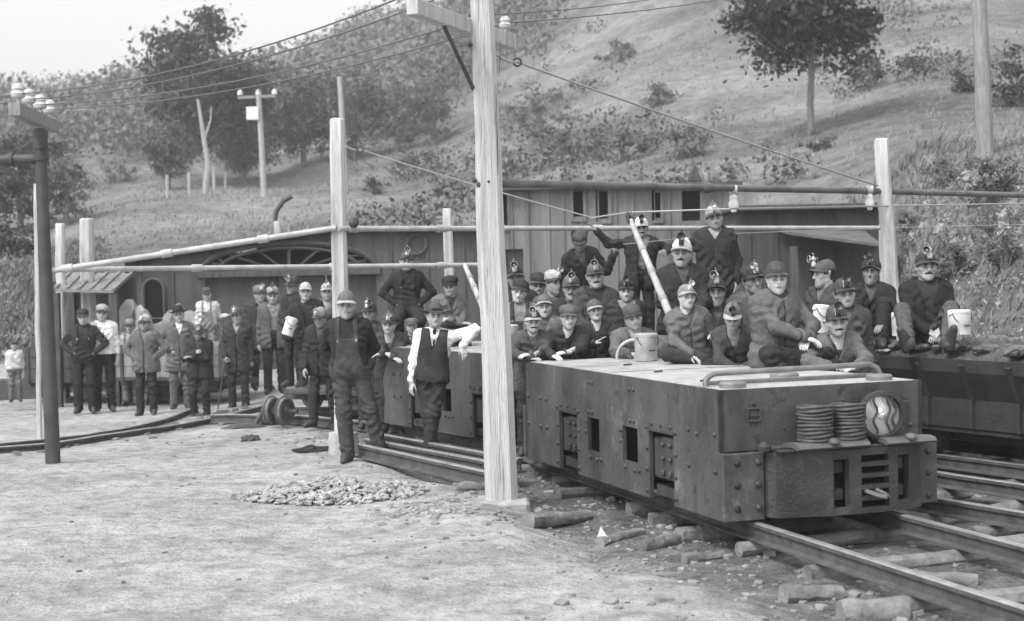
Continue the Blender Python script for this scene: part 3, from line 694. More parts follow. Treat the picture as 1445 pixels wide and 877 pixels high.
def make_loco(W, L, Zb, H, windows, boxes, label, front=True):
    root = empty('mine_locomotive'); tag(root, label, 'locomotive', 'low electric mine locomotives')
    z1 = Zb+H; th = .035
    def side(sx):
        x0 = 0 if sx < 0 else W; x1 = x0-sx*th
        q = MB(); plate(q, 'x', x0, x1, 0, L, Zb, z1-.002, [(a,b,c,d) for a,b,c,d in windows]+[(a,b,Zb-1,d) for a,b,d in boxes])
        s = q.build('side_plate', steel, root)
        # rivets
        def riv(y, z, r=.016, o=True):
            q2 = MB(); q2.sphere((x0+sx*.004, y, z), r, 5, (.7,1,1)); return q2
        q2 = MB(); RV = []
        for dy in (0,.085):
            for z in (.0,.05): pass
        for yc in (windows[0][0]+.06 if windows else L*.4, windows[-1][1]-.12 if windows else L*.6):
            for dz in (.10,.36):
                for dy in (0,.08): RV.append((yc+dy, z1-dz-.02*0))
        for a,b,d in boxes:
            for k in range(4): RV += [(a-.04, Zb+.06+.17*k), (b+.04, Zb+.06+.17*k)]
            for k in range(3): RV.append((a+(b-a)*(.12+.38*k), d+.06))
        for a,b,c,d in windows: RV += [(a-.03,c-.05),(b-.06,c-.05),(a+.06,c-.06),(b+.03,d-.04),(b+.03,d-.13)]
        for y in (.08, .38, .52, L-.10, L-.45, L-.62): RV += [(y, Zb+.62), (y, Zb+.35)] if y not in (.38,) else [(y, Zb+.6)]
        for y,z in RV:
            q2.sphere((x0+sx*.003, y, z), .021, 6, (.8,1,1))
        q2.each('rivet', steel2, s, True)
        # journal boxes
        for a,b,d in boxes:
            jb = MB(); i0 = x0-sx*.30; o0 = x0-sx*.012; X = sorted((i0,o0))
            jb.box(X[0], X[1], a+.02, b-.20, Zb+.06+.12, d-.03, None, .012)
            jb.box(X[0]+.02, X[1]-.02, b-.19, b-.02, Zb+.17, d-.05, None, .012)
            j = jb.build('journal_box', cast, root)
            q3 = MB()
            for zz in (d-.09, d-.2, d-.32, Zb+.24):
                for yy in (a+.07, b-.26): q3.sphere((x0, yy, zz), .02, 5)
            q3.each('bolt', steel2, j, True)
            q3 = MB(); q3.box(min(x0-sx*.34,x0-sx*.06), max(x0-sx*.34,x0-sx*.06), a, b, Zb+.03, Zb+.11); q3.box(min(x0,x0+sx*.012),max(x0,x0+sx*.012), a-.01,b+.01,d+.002,d+.02); q3.each('bracket', steel2, root)
    side(-1); side(1)
    # inner frame block, painted near-black for the darkness inside
    q = MB(); q.box(.36, W-.36, .25, L-.25, Zb+.06, z1-.06); q.build('frame', mat('inner_darkness',.015,.8,.3,4,0), root)
    q = MB(); q.box(th+.002, W-th-.002, .04, L-.05, z1-.03, z1, None, .004); dk = q.build('deck', deckm, root)
    q = MB()
    for yy in (L*.52,): q.box(.06, W-.06, yy, yy+.004, z1+.001, z1+.004)
    q.each('seam', steel2, dk)
    # wheels
    for yy in ([ (b[0]+b[1])/2 for b in boxes ]):
        for xx in (.27, W-.31):
            q = MB(); M = Matrix.Translation((xx, yy, .15+.33)) @ Matrix.Rotation(PI/2, 4, 'Y'); q.lathe([(.33,-.04),(.33,.03),(.36,.032),(.36,.055),(.2,.05),(.05,.06)], 28, M); q.build('wheel', steel2, root, True)
    # end plates
    q = MB(); plate(q, 'y', 0, .035, .0, W, Zb+.50, z1-.001, []); q.build('end_plate', steel, root)
    q = MB(); plate(q, 'y', L, L-.035, .0, W, Zb, z1-.001, []); q.build('end_plate', steel, root)
    if front:
        zs = Zb+.49
        # lower stepped plates
        q = MB(); q.box(-.01,.32,-.06,.034,Zb,zs,None,.006); q.box(W-.14,W+.06,-.10,.034,Zb+.03,zs+.01,None,.006); q.each('corner_plate', steel, root)
        q = MB()
        for xx, ys in ((.10,-.065),(.10,-.065),(.27,-.065),(W-.02,-.105)):
            for zz in (Zb+.09,Zb+.26,Zb+.42): q.sphere((xx,ys,zz), .026, 6, (1,.8,1))
        q.each('rivet', steel2, root, True)
        # bumper casting with slots : rounded front
        x0, x1 = .36, W-.13; zb, zt = Zb+.02, zs+.005; bd = .25
        holes = [(.78,.91,zb+.05,zt-.07),(1.33,1.44,zb+.07,zt-.07)]
        for k in range(5): holes.append((1.01,1.25,zb+.04+.083*k,zb+.092+.083*k))
        q = MB(); plate(q, 'y', -bd, -bd+.07, x0, x1, zb, zt, holes)
        # bow the casting
        V2 = []
        q_ = MB(); 
        for (x,y,z) in q.v:
            t = (x-(x0+x1)/2)/((x1-x0)/2); V2.append((x, y+.09*abs(t)**3, z))
        q.v = V2
        def cheek(xe, s):
            P = [(xe, -bd+.09), (xe+s*.035,-bd+.15),(xe+s*.03,.0),(xe-s*.05,.0),(xe-s*.05,-bd+.12)]
            n = len(P); q.add([(a,b,zb) for a,b in P]+[(a,b,zt) for a,b in P], [tuple(range(n))[::-1], tuple(range(n,2*n))]+[(i,(i+1)%n,(i+1)%n+n,i+n) for i in range(n)])
        cheek(x0,-1); cheek(x1,1)
        bp = q.build('bumper', cast, root)
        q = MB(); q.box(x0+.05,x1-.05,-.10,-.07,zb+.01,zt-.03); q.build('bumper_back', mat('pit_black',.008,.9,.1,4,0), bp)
        q = MB(); q.box(x0-.0,.62+.55,-bd+.02,.0,zt,zt+.02,None,.006); q.box(1.17,x1,-bd+.03,.0,zt,zt+.02,None,.006); q.each('bumper_shelf', cast, bp)
        for (a,b) in ((.47,1.06),(1.20,1.62)):
            V = []; F = []; nn = 10
            for i in range(nn+1):
                x = a+(b-a)*i/nn; t = i/nn; up = .02*math.cos(t*PI*2)*0+.03*(1 if i in (5,) else 0); e = 0.0
                for (y,z) in ((-.10,.03),(-.26,.045),(-.33,.03),(-.35,.0),(-.33,-.02),(-.26,.0),(-.10,.0)): V.append((x, y*.93+.02, zt+.030+z*.8))
            for i in range(nn):
                for j in range(7): F.append((i*7+j,i*7+(j+1)%7,(i+1)*7+(j+1)%7,(i+1)*7+j))
            F += [tuple(range(7)), tuple(nn*7+j for j in range(7))[::-1]]
            q = MB(); q.add(V,F); q.sphere(((a+b)/2,-.28,zt+.065),.045,8,(1,1.2,.7)); q.build('bumper_lip', mat('cast_light',.13,.6,.3,7,.5,40,metal=.3), bp, True)
        for k in range(4):   # blocks seen inside the vertical slots
            q = MB(); q.box(.83 if k<2 else 1.35, .90 if k<2 else 1.41, -.17,-.11, zb+.10+.2*(k%2), zb+.18+.2*(k%2)); q.build('buffer_block', cast, bp)
        # coupling link
        zc = zb+.16; q = MB(); P = []
        for i in range(21):
            t = 2*PI*i/20; a = math.cos(t); c = math.sin(t); P.append((1.10+.045*c+.05*a, -.24-.12*a, zc-.035*a))
        q.tube(P, .018, 8, cap=False); q.build('coupling_link', mat('link_steel',.16,.5,.3,9,.3,40,metal=.4), bp, True)
        # latch pin on the left shelf
        q = MB(); q.tube([(.30,-.12,zs+.05),(.33,-.12,zs+.03),(.58,-.18,zs+.045)], [.03,.022,.02], 8); q.lathe([(.045,0),(.05,.03),(.02,.06)], 10, Matrix.Translation((.29,-.12,zs+.02))); q.build('pin', cast, root, True)
        # headlight
        hc = Vector((1.245,-.12,Zb+.72)); hl = MB(); M = Matrix.Translation(hc) @ Matrix.Rotation(-.16, 4, 'Z') @ Matrix.Rotation(PI/2, 4, 'X')
        hl.lathe([(.05,-.10),(.11,-.09),(.15,-.04),(.165,.02),(.180,.025),(.180,.075),(.155,.08),(.15,.03),(.12,.0),(.02,-.04)], 32, M); h = hl.build('headlight', mat('lamp_housing',.035,.5,.3,8,.4,40), root, True)
        q = MB(); q.lathe([(.152,.028),(.12,.040),(.06,.050),(.01,.052)], 28, M, cap=False); q.build('lens', mat('headlight_glass',.62,.2,.1,9,0,metal=.3), h, True)
        for k, off in enumerate((-.075, .035, .085)):
            q = MB(); P = []
            for i in range(15):
                t = -1+2*i/14; zz = t*math.sqrt(max(0,.158**2-off*off))*.98; P.append(hc+Vector((off+.016*math.sin(t*5.5), -.074, zz)))
            q.tube(P, .0095, 6); q.build('guard_bar', steel2, h, True)
        q = MB(); q.tube([hc+Vector((-.02,-.052,.0)), hc+Vector((-.02,-.075,.02))], [.03,.02], 8); q.sphere(hc+Vector((-.03,-.06,.03)), .028, 6); q.build('bulb', mat('bulb_white',.85,.2,.05,3,0), h, True)
        q = MB(); q.box(1.50,1.57,-.035,-.002,Zb+.66,Zb+.80,None,.006); q.tube([(1.49,-.05,Zb+.80),(1.49,-.05,Zb+.63)],.012,6); q.sphere((1.57,-.04,Zb+.62),.02,5); q.build('bracket', cast, root)
        # little buckle plate and bolts
        q = MB(); q.tube([(.27+.05*math.copysign(min(1,abs(math.cos(t))*1.4),math.cos(t)),-.012,Zb+.76+.045*math.copysign(min(1,abs(math.sin(t))*1.4),math.sin(t))) for t in np.linspace(0,2*PI,17)], .009, 6); q.box(.23,.31,-.02,-.002,Zb+.75,Zb+.775); q.tube([(.25,-.01,Zb+.81),(.25,-.01,Zb+.84),(.29,-.01,Zb+.84),(.29,-.01,Zb+.81)],.008,6); q.build('buckle_plate', steel2, root, True)
        q = MB()
        for (x,z) in ((.52,.86),(.52,.65),(1.02,.83)): q.sphere((x,-.004,Zb+z), .011, 5)
        q.each('bolt', steel2, root, True)
        # handrail on top, deck caps
        q = MB(); hz = z1+.105
        q.tube([(.05,.32,z1-.005),(.055,.33,z1+.05),(.09,.34,hz-.03),(.14,.34,hz-.01),(W-.20,.40,hz+.0),(W-.13,.40,hz-.03),(W-.09,.40,z1-.005)], .022, 10); q.build('handrail', mat('rail_worn',.2,.5,.3,5,.3,40,metal=.3), root, True)
        for (x,y,r) in ((.19,.16,.10),(W-.26,.17,.10),(.95,.75,.115)):
            q = MB(); q.lathe([(r,0),(r,.03),(r*.9,.042),(r*.3,.045)], 24, Matrix.Translation((x,y,z1+.001))); q.build('deck_cap', mat('rail_worn',.2), root, True)
        q = MB(); q.box(.12,W-.12,.45,.50,z1+.001,z1+.03,None,.005); q.build('deck_cleat', mat('rail_worn',.2), root)
        for (x,y) in ((.22,.75),(.35,1.9),(.5,2.9)): 
            q = MB(); q.tube([(x,y,z1+.012),(x+.09,y+.03,z1+.012)], .008, 6); q.build('bolt', cast, root)
        # rear low bumper
        q = MB(); q.box(.03,W-.03,L+.001,L+.17,Zb,Zb+.50,None,.01); q.build('rear_bumper', steel, root)
    return root
ANG = math.atan(.343)
Wl, Ll, ZBt, HL = 1.70, 4.22, .165, .95
loco = make_loco(Wl, Ll, ZBt, HL, [(1.48,1.79,.41,.70),(2.30,2.57,.41,.705)], [(.79,1.25,.71),(2.82,3.28,.70)],
    'front low steel mine locomotive with a round headlight and slotted bumper')
loco.location = (1.48, 10.7, 0); loco.rotation_euler = (0, 0, ANG)
LM = Matrix.Translation((1.48,10.7,0)) @ Matrix.Rotation(ANG, 4, 'Z')
def LP(x, y, z): return LM @ Vector((x, y, z))
DECK = ZBt+HL
A2 = math.atan(.6)
loco2 = make_loco(Wl, 3.25, ZBt, HL, [(1.35,1.55,.42,.68)], [(.50,.86,.66),(1.95,2.35,.68)], 'rear mine locomotive with men leaning and sitting on it behind the tall pole', front=False)
# plain front lip for the rear locomotive
q = MB(); q.box(.2,1.5,-.18,-.001,ZBt,ZBt+.45,None,.02); q.build('bumper', cast, loco2)
p2 = Vector((-.02, 15.75, 0)); loco2.location = p2; loco2.rotation_euler = (0,0,A2)
LM2 = Matrix.Translation(p2) @ Matrix.Rotation(A2, 4, 'Z')
# trolley pole
def trolley_pole(a, b, r0, r1, label, head=True):
    root = empty('trolley_pole', a); tag(root, label, 'trolley pole'); d = b-a; u_ = d.normalized()
    q = MB(); q.tube([Vector((0,0,0)), d*.15, d*.22, d*.6, d*.97], [r0*1.3,r0*1.35,r0,(r0+r1)/2,r1], 12); q.build('shaft', mat('pole_wood_light',.42,.7,.25,3,.4,20,stretch=(4,4,.6)), root, True)
    for t in (.20,.38,.58,.75):
        q = MB(); q.tube([d*t-u_*.03, d*t+u_*.03], [r0+(r1-r0)*t+.008]*2, 12); q.build('band', mat('pole_band',.3,.6), root, True)
    if head:
        q = MB(); s = u_.cross(Vector((0,0,1))).normalized(); c = d
        q.bar(c-u_*.1-s*.03, c+u_*.02-s*.03, .012,.04); q.bar(c-u_*.1+s*.03, c+u_*.02+s*.03, .012,.04)
        M = Matrix.Translation(c) @ s.to_track_quat('Z','Y').to_matrix().to_4x4(); q.lathe([(.02,-.022),(.055,-.02),(.04,0),(.055,.02),(.02,.022)], 16, M); q.build('wheel', iron, root, True)
    return root
trolley_pole(at(968,500,14.7), at(888,306,16.1), .042, .028, 'pale trolley pole slanting up from the front locomotive to the overhead wire')
trolley_pole(at(690,455,17.2), at(655,372,18.2), .035, .028, 'trolley pole of the rear locomotive showing left of the tall pole', False)
# brake wheel ring
q = MB(); c = at(895,512,14.62); c.z = DECK+.02
q.tube([c+Vector((.17*math.cos(a), .03*math.sin(a)*0, .17*math.sin(a)*1.0)) for a in np.linspace(-.1,PI+.1,17)], .016, 8); o = q.build('brake_wheel', brightm, None, True); tag(o, 'curved half ring of a brake wheel beside the tin pail', 'brake wheel')

# wire coils / corrugated baskets on the bumper
def coil(lx, ly, z0, n, r, label, seed):
    rr = np.random.default_rng(seed); c = LP(lx, ly, z0); root = empty('wire_coil', c); tag(root, label, 'wire coil'); q = MB()
    P = []; N = n*22
    for i in range(N+1):
        t = i/22; a = 2*PI*t; k = r*(1+.035*math.sin(a*1.3+t)+.02*math.sin(3*a+t*2)) * (1-.04*math.sin(t/n*PI)); P.append(Vector((k*math.cos(a), k*math.sin(a), .013+t*.0265+.004*math.sin(2*a+t))))
    q.tube(P, .0125, 7); q.build('winding', mat('coil_iron',.07,.6,.4,12,.3,40), root, True)
    q = MB(); q.lathe([(r*.90,.0),(r*.90,n*.0265-.02)], 24, cap=False); q.lathe([(r*.90,.004),(.01,.004)],24,cap=False); q.build('core', mat('coil_core',.04,.7), root, True)
    return root
zsh = ZBt+.49+.03
coil(.69,-.155,zsh-.005,11,.125,'left of the two upright wire coils standing on the bumper',1)
coil(.965,-.150,zsh-.005,11,.125,'right of the two upright wire coils, the one next to the headlight',2)

# ================================================================== cars
def coal_car():
    root = empty('coal_car'); tag(root, 'dark coal car heaped with coal at the right edge, two men sitting on it', 'coal car')
    W, L, zt, zb = 1.5, 4.6, 1.10, .62; m = mat('car_steel', .045, .6, .4, 5, .4, 30, metal=.2)
    # sloping side flares
    q = MB()
    for sx in (0,1):
        x = 0 if sx == 0 else W; s = -1 if sx == 0 else 1
        V = []
        for y in (0,L):
            for a,z in ((0,.45),(s*.0,.72),(s*.14,zt-.12),(s*.15,zt),(s*.11,zt),(s*.10,zt-.12),(-s*.04,.72),(-s*.04,.45)): V.append((x+a,y,z))
        F = [(i,(i+1)%8,(i+1)%8+8,i+8) for i in range(8)]+[tuple(range(8))[::-1],tuple(range(8,16))]; q.add(V,F)
    q.each('side', m, root)
    q = MB(); q.box(.0,W,-.05,.0,.45,zt-.02); q.box(0,W,L,L+.05,.45,zt-.02); q.each('end', m, root)
    q = MB(); q.box(.02,W-.02,.0,L,.40,.46); q.box(.25,W-.25,-.25,L+.25,.3,.42); q.build('floor', m, root)
    for y in np.arange(.1, L, .55):
        for x, s in ((0,-1),(W,1)):
            q = MB(); q.bar((x+s*.02,y,.45),(x+s*.02,y,.72),.05,.025); q.bar((x+s*.02,y,.72),(x+s*.17,y,zt-.05),.05,.025); q.build('rib', steel2, root)
    for y in (1.0, L-1.0):
        for x in (.18, W-.24):
            q = MB(); q.lathe([(.21,-.04),(.21,.03),(.24,.032),(.24,.05),(.06,.05)], 22, Matrix.Translation((x,y,.145+.21)) @ Matrix.Rotation(PI/2,4,'Y')); q.build('wheel', iron, root, True)
    q = MB()
    for y in (1.0, L-1.0): q.box(.12,.2,y-.2,y+.2,.3,.44); q.box(W-.2,W-.12,y-.2,y+.2,.3,.44)
    q.each('axle_box', steel2, root)
    # coal heap
    n = 70; m_ = 36; V = []; rr = np.random.default_rng(5)
    for i in range(n+1):
        for j in range(m_+1):
            y = L*i/n; x = -.06+(W+.12)*j/m_; e = min(i, n-i)/n*2; f = min(j, m_-j)/m_*2
            V.append((x,y, zt-.07+.17*min(1,e*3)*min(1,f*2.0)+ (rr.uniform(-.035,.035) if 0<i<n and 0<j<m_ else 0)))
    F = [(i*(m_+1)+j,(i+1)*(m_+1)+j,(i+1)*(m_+1)+j+1,i*(m_+1)+j+1) for i in range(n) for j in range(m_)]
    me = fast_mesh('coal_heap', V, F, mat('coal', .075, .55, .7, 25, .8, 40, dist=.03)); h = link('coal_heap', me, root)
    q = MB()
    for k in range(170):
        y = rr.uniform(.1,L-.1); x = rr.uniform(-.02,W+.02); r = rr.uniform(.03,.085); c = Vector((x,y,zt+.06+.02))
        pts = [Vector(rr.normal(size=3)).normalized()*r*rr.uniform(.7,1.1) for _ in range(6)]
        M = Matrix.Rotation(rr.uniform(0,6),4,'Z') @ Matrix.Rotation(rr.uniform(-.5,.5),4,'X'); a,b,c2 = r*rr.uniform(.7,1.3), r*rr.uniform(.6,1.1), r*rr.uniform(.4,.8)
        q.box(-a,a,-b,b,-c2,c2, Matrix.Translation(c) @ M, r*.35)
    lo = q.build('coal_lumps', mat('coal_shiny', .11, .4, .6, 12, .4, 30), root); lo['kind'] = 'stuff'
    return root
aC = math.atan2(.50,.865)
cc_ = coal_car(); o_ = SCp-dB*3.6+Vector((.865,.50,0))*(-.20); cc_.location = o_; cc_.rotation_euler = (0,0,aC)
LMC = Matrix.Translation(o_) @ Matrix.Rotation(aC, 4, 'Z')
def mine_car(W, L, zt, label, loc, rz, m, slats=True, group='small mine cars behind the men'):
    root = empty('mine_car'); tag(root, label, 'mine car', group); zb = .42
    q = MB(); q.box(0,W,0,L,zb-.06,zb,None,.005); q.box(.2,W-.2,-.2,L+.2,zb-.16,zb-.061); q.build('floor', wood_dark, root)
    if zt > zb+.1:
        for x in (0,W-.04):
            q = MB(); nb = max(1, int((zt-zb)/.17)); h = (zt-zb)/nb
            for k in range(nb): q.box(x,x+.04,0,L,zb+h*k+.002,zb+h*(k+1)-.006,None,.004)
            q.each('side_board', m, root)
        q = MB(); q.box(.041,W-.041,0,.04,zb+.002,zt-.01); q.box(.041,W-.041,L-.04,L,zb+.002,zt-.01); q.each('end_board', m, root)
        q = MB()
        for y in np.linspace(.12, L-.12, 4):
            for x in (-.02,W): q.box(x,x+.02,y-.03,y+.03,zb-.1,zt)
        q.each('strap', iron, root)
        q = MB(); q.box(.05,W-.05,.05,L-.05,zt-.14,zt-.10); q.build('load', mat('coal',.05), root)
    for y in (L*.25, L*.75):
        for x in (.14, W-.19):
            q = MB(); q.lathe([(.16,-.03),(.19,-.028),(.19,.0),(.165,.002),(.165,.05),(.11,.045),(.1,.03),(.05,.03),(.04,.07)], 20, Matrix.Translation((x,y,.15+.17)) @ Matrix.Rotation(-PI/2,4,'Y')); q.build('wheel', iron_pipe, root, True)
    root.location = loc; root.rotation_euler = (0,0,rz); return root
mc_b = mine_car(1.5, 3.2, .93, 'dark mine car behind the front locomotive that the standing men are on', (1.95,15.6,0), .32, wood_dark)
mine_car(1.15, 1.7, .44, 'flat mine truck with its wheel showing by the curved rail', (-1.9,20.2,-.02), .95, wood_dark)
mine_car(1.2, 2.0, .98, 'pale sided mine car behind the man leaning on a cane', (-5.0,25.2,-.1), 1.25, wood_grey)
mine_car(1.2, 2.2, 1.0, 'dark mine car behind the man with folded arms', (-6.6,26.0,-.15), 1.35, wood_dark)

# ================================================================== lunch pails
tin = mat('tin_pail', .52, .4, .2, 9, .15, 60, metal=.25)
tin_w = mat('enamel_pail', .72, .5, .12, 7, .1, 60)
def pail(p, r, h, label, m=tin, lid=True, bail=True, tilt=0.0):
    root = empty('lunch_pail', p); tag(root, label, 'pail', 'lunch pails'); root.rotation_euler = (0, tilt, .4)
    q = MB(); pr = [(r*.95,0),(r*.97,.01),(r*.97,h*.33),(r*.985,h*.34),(r*.985,h*.36),(r,h*.37),(r,h*.84),(r*1.04,h*.85),(r*1.04,h*.9),(r,h*.905)]
    q.lathe(pr, 26); q.build('body', m, root, True)
    if lid: q = MB(); q.lathe([(r*1.03,h*.905),(r*1.05,h*.92),(r*1.03,h*.955),(r*.8,h*.99),(r*.2,h)], 26); q.build('lid', m, root, True)
    if bail:
        q = MB(); q.tube([(r*1.02*math.cos(t), -.03-.06*math.sin(t)*(1), h*.86-(r*1.1)*math.sin(t)) for t in np.linspace(0,PI,15)], .004, 5); q.tube([(-.03,-r-.012,h*.37),(.03,-r-.012,h*.37)],.008,6); q.build('bail', iron, root, True)
        for s in (-1,1): q = MB(); q.box(s*r-.012,s*r+.012,-.02,.02,h*.8,h*.88); q.build('ear', m, root)
    return root
p = at(912,511,14.3); p.z = DECK+.006
pail(p, .11, .265, 'big tin lunch pail standing on the locomotive deck')
PAILS = dict()
# ================================================================== implicit surfaces -> meshes
def surf(prims, lo, hi, vox, post=None, pad=.05):
    lo = np.array(lo, np.float32); hi = np.array(hi, np.float32); n = np.maximum(4, np.ceil((hi-lo)/vox).astype(int)+1)
    D = np.full(n, .2, np.float32)
    ax = [lo[i]+vox*np.arange(n[i], dtype=np.float32) for i in range(3)]
    for pr in prims:
        kind, a, b, ra, rb, k = pr; a = np.array(a, np.float32); b = np.array(b, np.float32)
        R = max(ra, rb)+abs(k)+pad; mn = np.minimum(a,b)-R; mx = np.maximum(a,b)+R
        i0 = np.clip(np.floor((mn-lo)/vox).astype(int), 0, n-1); i1 = np.clip(np.ceil((mx-lo)/vox).astype(int)+1, 1, n)
        if np.any(i1 <= i0): continue
        X = ax[0][i0[0]:i1[0],None,None]; Y = ax[1][None,i0[1]:i1[1],None]; Z = ax[2][None,None,i0[2]:i1[2]]
        sl_ = (slice(i0[0],i1[0]), slice(i0[1],i1[1]), slice(i0[2],i1[2]))
        d = b-a; dd = float(d@d)
        if dd > 1e-9:
            t = np.clip(((X-a[0])*d[0]+(Y-a[1])*d[1]+(Z-a[2])*d[2])/dd, 0, 1)
        else: t = 0.0
        dist = np.sqrt((X-a[0]-t*d[0])**2+(Y-a[1]-t*d[1])**2+(Z-a[2]-t*d[2])**2) - (ra+(rb-ra)*t)
        cur = D[sl_]
        if kind == 'sub':
            h = np.clip(.5-.5*(cur+dist)/k, 0, 1); D[sl_] = cur+(-dist-cur)*h+k*h*(1-h)
        else:
            h = np.clip(.5+.5*(cur-dist)/k, 0, 1); D[sl_] = cur+(dist-cur)*h-k*h*(1-h)
    if post is not None:
        D = post(D, ax[0][:,None,None], ax[1][None,:,None], ax[2][None,None,:])
    D[0]=D[-1]=.1; D[:,0]=D[:,-1]=.1; D[:,:,0]=D[:,:,-1]=.1
    S = D < 0; nx,ny,nz = n
    cnt = np.zeros((nx-1,ny-1,nz-1), np.int8)
    for i in (0,1):
        for j in (0,1):
            for k in (0,1): cnt += S[i:nx-1+i, j:ny-1+j, k:nz-1+k]
    act = (cnt > 0) & (cnt < 8); cells = np.argwhere(act); idx = np.full(act.shape, -1, np.int32); idx[act] = np.arange(len(cells))
    P = np.zeros((len(cells),3)); W = np.zeros(len(cells)); C = [(i,j,k) for i in (0,1) for j in (0,1) for k in (0,1)]
    Vc = {c: D[cells[:,0]+c[0], cells[:,1]+c[1], cells[:,2]+c[2]] for c in C}
    for c in C:
        for a_ in range(3):
            if c[a_] == 0:
                e = list(c); e[a_] = 1; e = tuple(e); da = Vc[c]; db = Vc[e]; m = (da < 0) != (db < 0)
                t = np.where(m, da/np.where(m, da-db, 1), 0)
                q = np.array(c)[None,:]+np.zeros((len(cells),3)); q[:,a_] += t; P[m] += q[m]; W[m] += 1
    V = lo+vox*(cells+P/np.maximum(W,1)[:,None])
    Fs = []
    for a_ in range(3):
        o1, o2 = (a_+1)%3, (a_+2)%3
        A = [slice(None)]*3; B = [slice(None)]*3; A[a_] = slice(0,-1); B[a_] = slice(1,None)
        s0 = S[tuple(A)]; s1 = S[tuple(B)]; E = np.argwhere(s0 != s1)
        E = E[(E[:,o1] > 0) & (E[:,o2] > 0) & (E[:,o1] < n[o1]-1) & (E[:,o2] < n[o2]-1)]
        fl = s0[E[:,0],E[:,1],E[:,2]]
        def cidx(d1, d2):
            q = E.copy(); q[:,o1] -= d1; q[:,o2] -= d2; return idx[q[:,0],q[:,1],q[:,2]]
        Q = np.stack([cidx(1,1), cidx(0,1), cidx(0,0), cidx(1,0)], 1); Q[~fl] = Q[~fl][:,::-1]; Fs.append(Q)
    return V, np.concatenate(Fs)
# ---- head prefabs
def head_mesh(seed, mustache=False, long=0.0, vox=.0045):
    r = np.random.default_rng(seed); j = lambda s: float(r.uniform(-s, s))
    w = 1+j(.05); jaw = 1+j(.12); nl = 1+j(.2); L = 1+long+j(.04)
    pr = [('c',(0,.022,.035),(0,-.018,.035),.081,.076,.02), ('c',(0,-.028,.0),(0,-.045,-.05*L),.066*w,.050*jaw,.03),
      ('c',(0,-.035,-.07*L),(0,-.058,-.088*L),.044*jaw,.030,.03)]
    for s in (-1,1):
        pr += [('c',(s*.046*jaw,.0,-.045*L),(s*.018,-.055,-.09*L),.027,.022,.03), ('c',(s*.042*w,-.054,-.016),(s*.052*w,-.03,-.008),.022,.022,.03),
               ('c',(s*.080*w,.012,.018),(s*.077*w,.010,-.022),.013,.009,.008), ('c',(s*.084*w,.016,.02),(s*.086*w,.018,.0),.008,.006,.006)]
    pr += [('c',(-.036,-.076,.026),(.036,-.076,.026),.0145,.0145,.012), ('sub',(-.032,-.100,.006),(-.03,-.100,.006),.020,.020,.010), ('sub',(.032,-.100,.006),(.03,-.100,.006),.020,.020,.010),
      ('c',(0,-.086,.018),(0,-.109,-.026*nl),.0080,.0135,.010), ('c',(-.011,-.092,-.03*nl),(.011,-.092,-.03*nl),.009,.009,.008),
      ('c',(-.018,-.086,-.056*L),(.018,-.086,-.056*L),.008,.008,.010), ('c',(-.013,-.086,-.070*L),(.013,-.086,-.070*L),.009,.009,.008),
      ('sub',(-.022,-.102,-.063*L),(.022,-.102,-.063*L),.0085,.0085,.004), ('c',(0,-.076,-.096*L),(0,-.077,-.098*L),.019,.018,.018),
      ('c',(0,.022,-.05),(0,.040,-.22),.056,.062,.03)]
    if mustache: pr += [('c',(0,-.095,-.046),(-.028,-.086,-.056),.009,.006,.006), ('c',(0,-.095,-.046),(.028,-.086,-.056),.009,.006,.006)]
    V, F = surf(pr, (-.12,-.14,-.24), (.12,.13,.14), vox)
    c = V[F].mean(1); x = np.abs(c[:,0]); y = c[:,1]; z = c[:,2]; mi = np.zeros(len(F), int)
    mi[(x>.012)&(x<.047)&(y<-.066)&(z>.021+.004*(x>.03))&(z<.033)] = 1
    mi[(x<.020)&(y<-.084)&(z<-.052*L)&(z>-.074*L)] = 2
    if mustache: mi[(x<.034)&(y<-.083)&(z<-.040)&(z>-.060)&(z < -.040-.2*x)] = 1
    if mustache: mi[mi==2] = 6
    mi[(z>.045)|((y>.035)&(z>-.055))|((x>.066)&(y>-.035)&(z>.0)&(x<.085)&(y<.0))] = np.where(((z>.045)|((y>.035)&(z>-.055))|((x>.066)&(y>-.035)&(z>.0)&(x<.085)&(y<.0)))&~((x>.071*w)&(z<.03)&(y>-.005)&(y<.03)), 1, mi)[(z>.045)|((y>.035)&(z>-.055))|((x>.066)&(y>-.035)&(z>.0)&(x<.085)&(y<.0))]
    mi[(mi==0)&(x>.012)&(x<.050)&(z>-.012)&(z<.024)&(y<-.055)] = 5; mi[(mi==0)&(z<-.045*L)&(z>-.12)&(y<-.02)&(y>-.14)] = 6  # eye sockets: shade painted in as darker skin; jaw: darker stubble
    # eyes
    q = MB()
    for s in (-1,1): q.sphere((s*.031,-.0735,.005), .0125, 8, (1.15,.9,.72))
    Ve = np.array([tuple(p) for p in q.v]); Fe = np.array([f if len(f) == 4 else (f[0],f[1],f[2],f[2]) for f in q.f if len(f) == 4])
    ce = Ve[Fe].mean(1); me_ = np.where((np.abs(np.abs(ce[:,0])-.031) < .0052) & (ce[:,1] < -.080), 4, 3)
    return np.concatenate([V, Ve]), np.concatenate([F, Fe+len(V)]), np.concatenate([mi, me_])
HEADS = [head_mesh(1), head_mesh(2), head_mesh(3, long=.06), head_mesh(4, True), head_mesh(5, long=-.04), head_mesh(6, True, .05), head_mesh(7)]
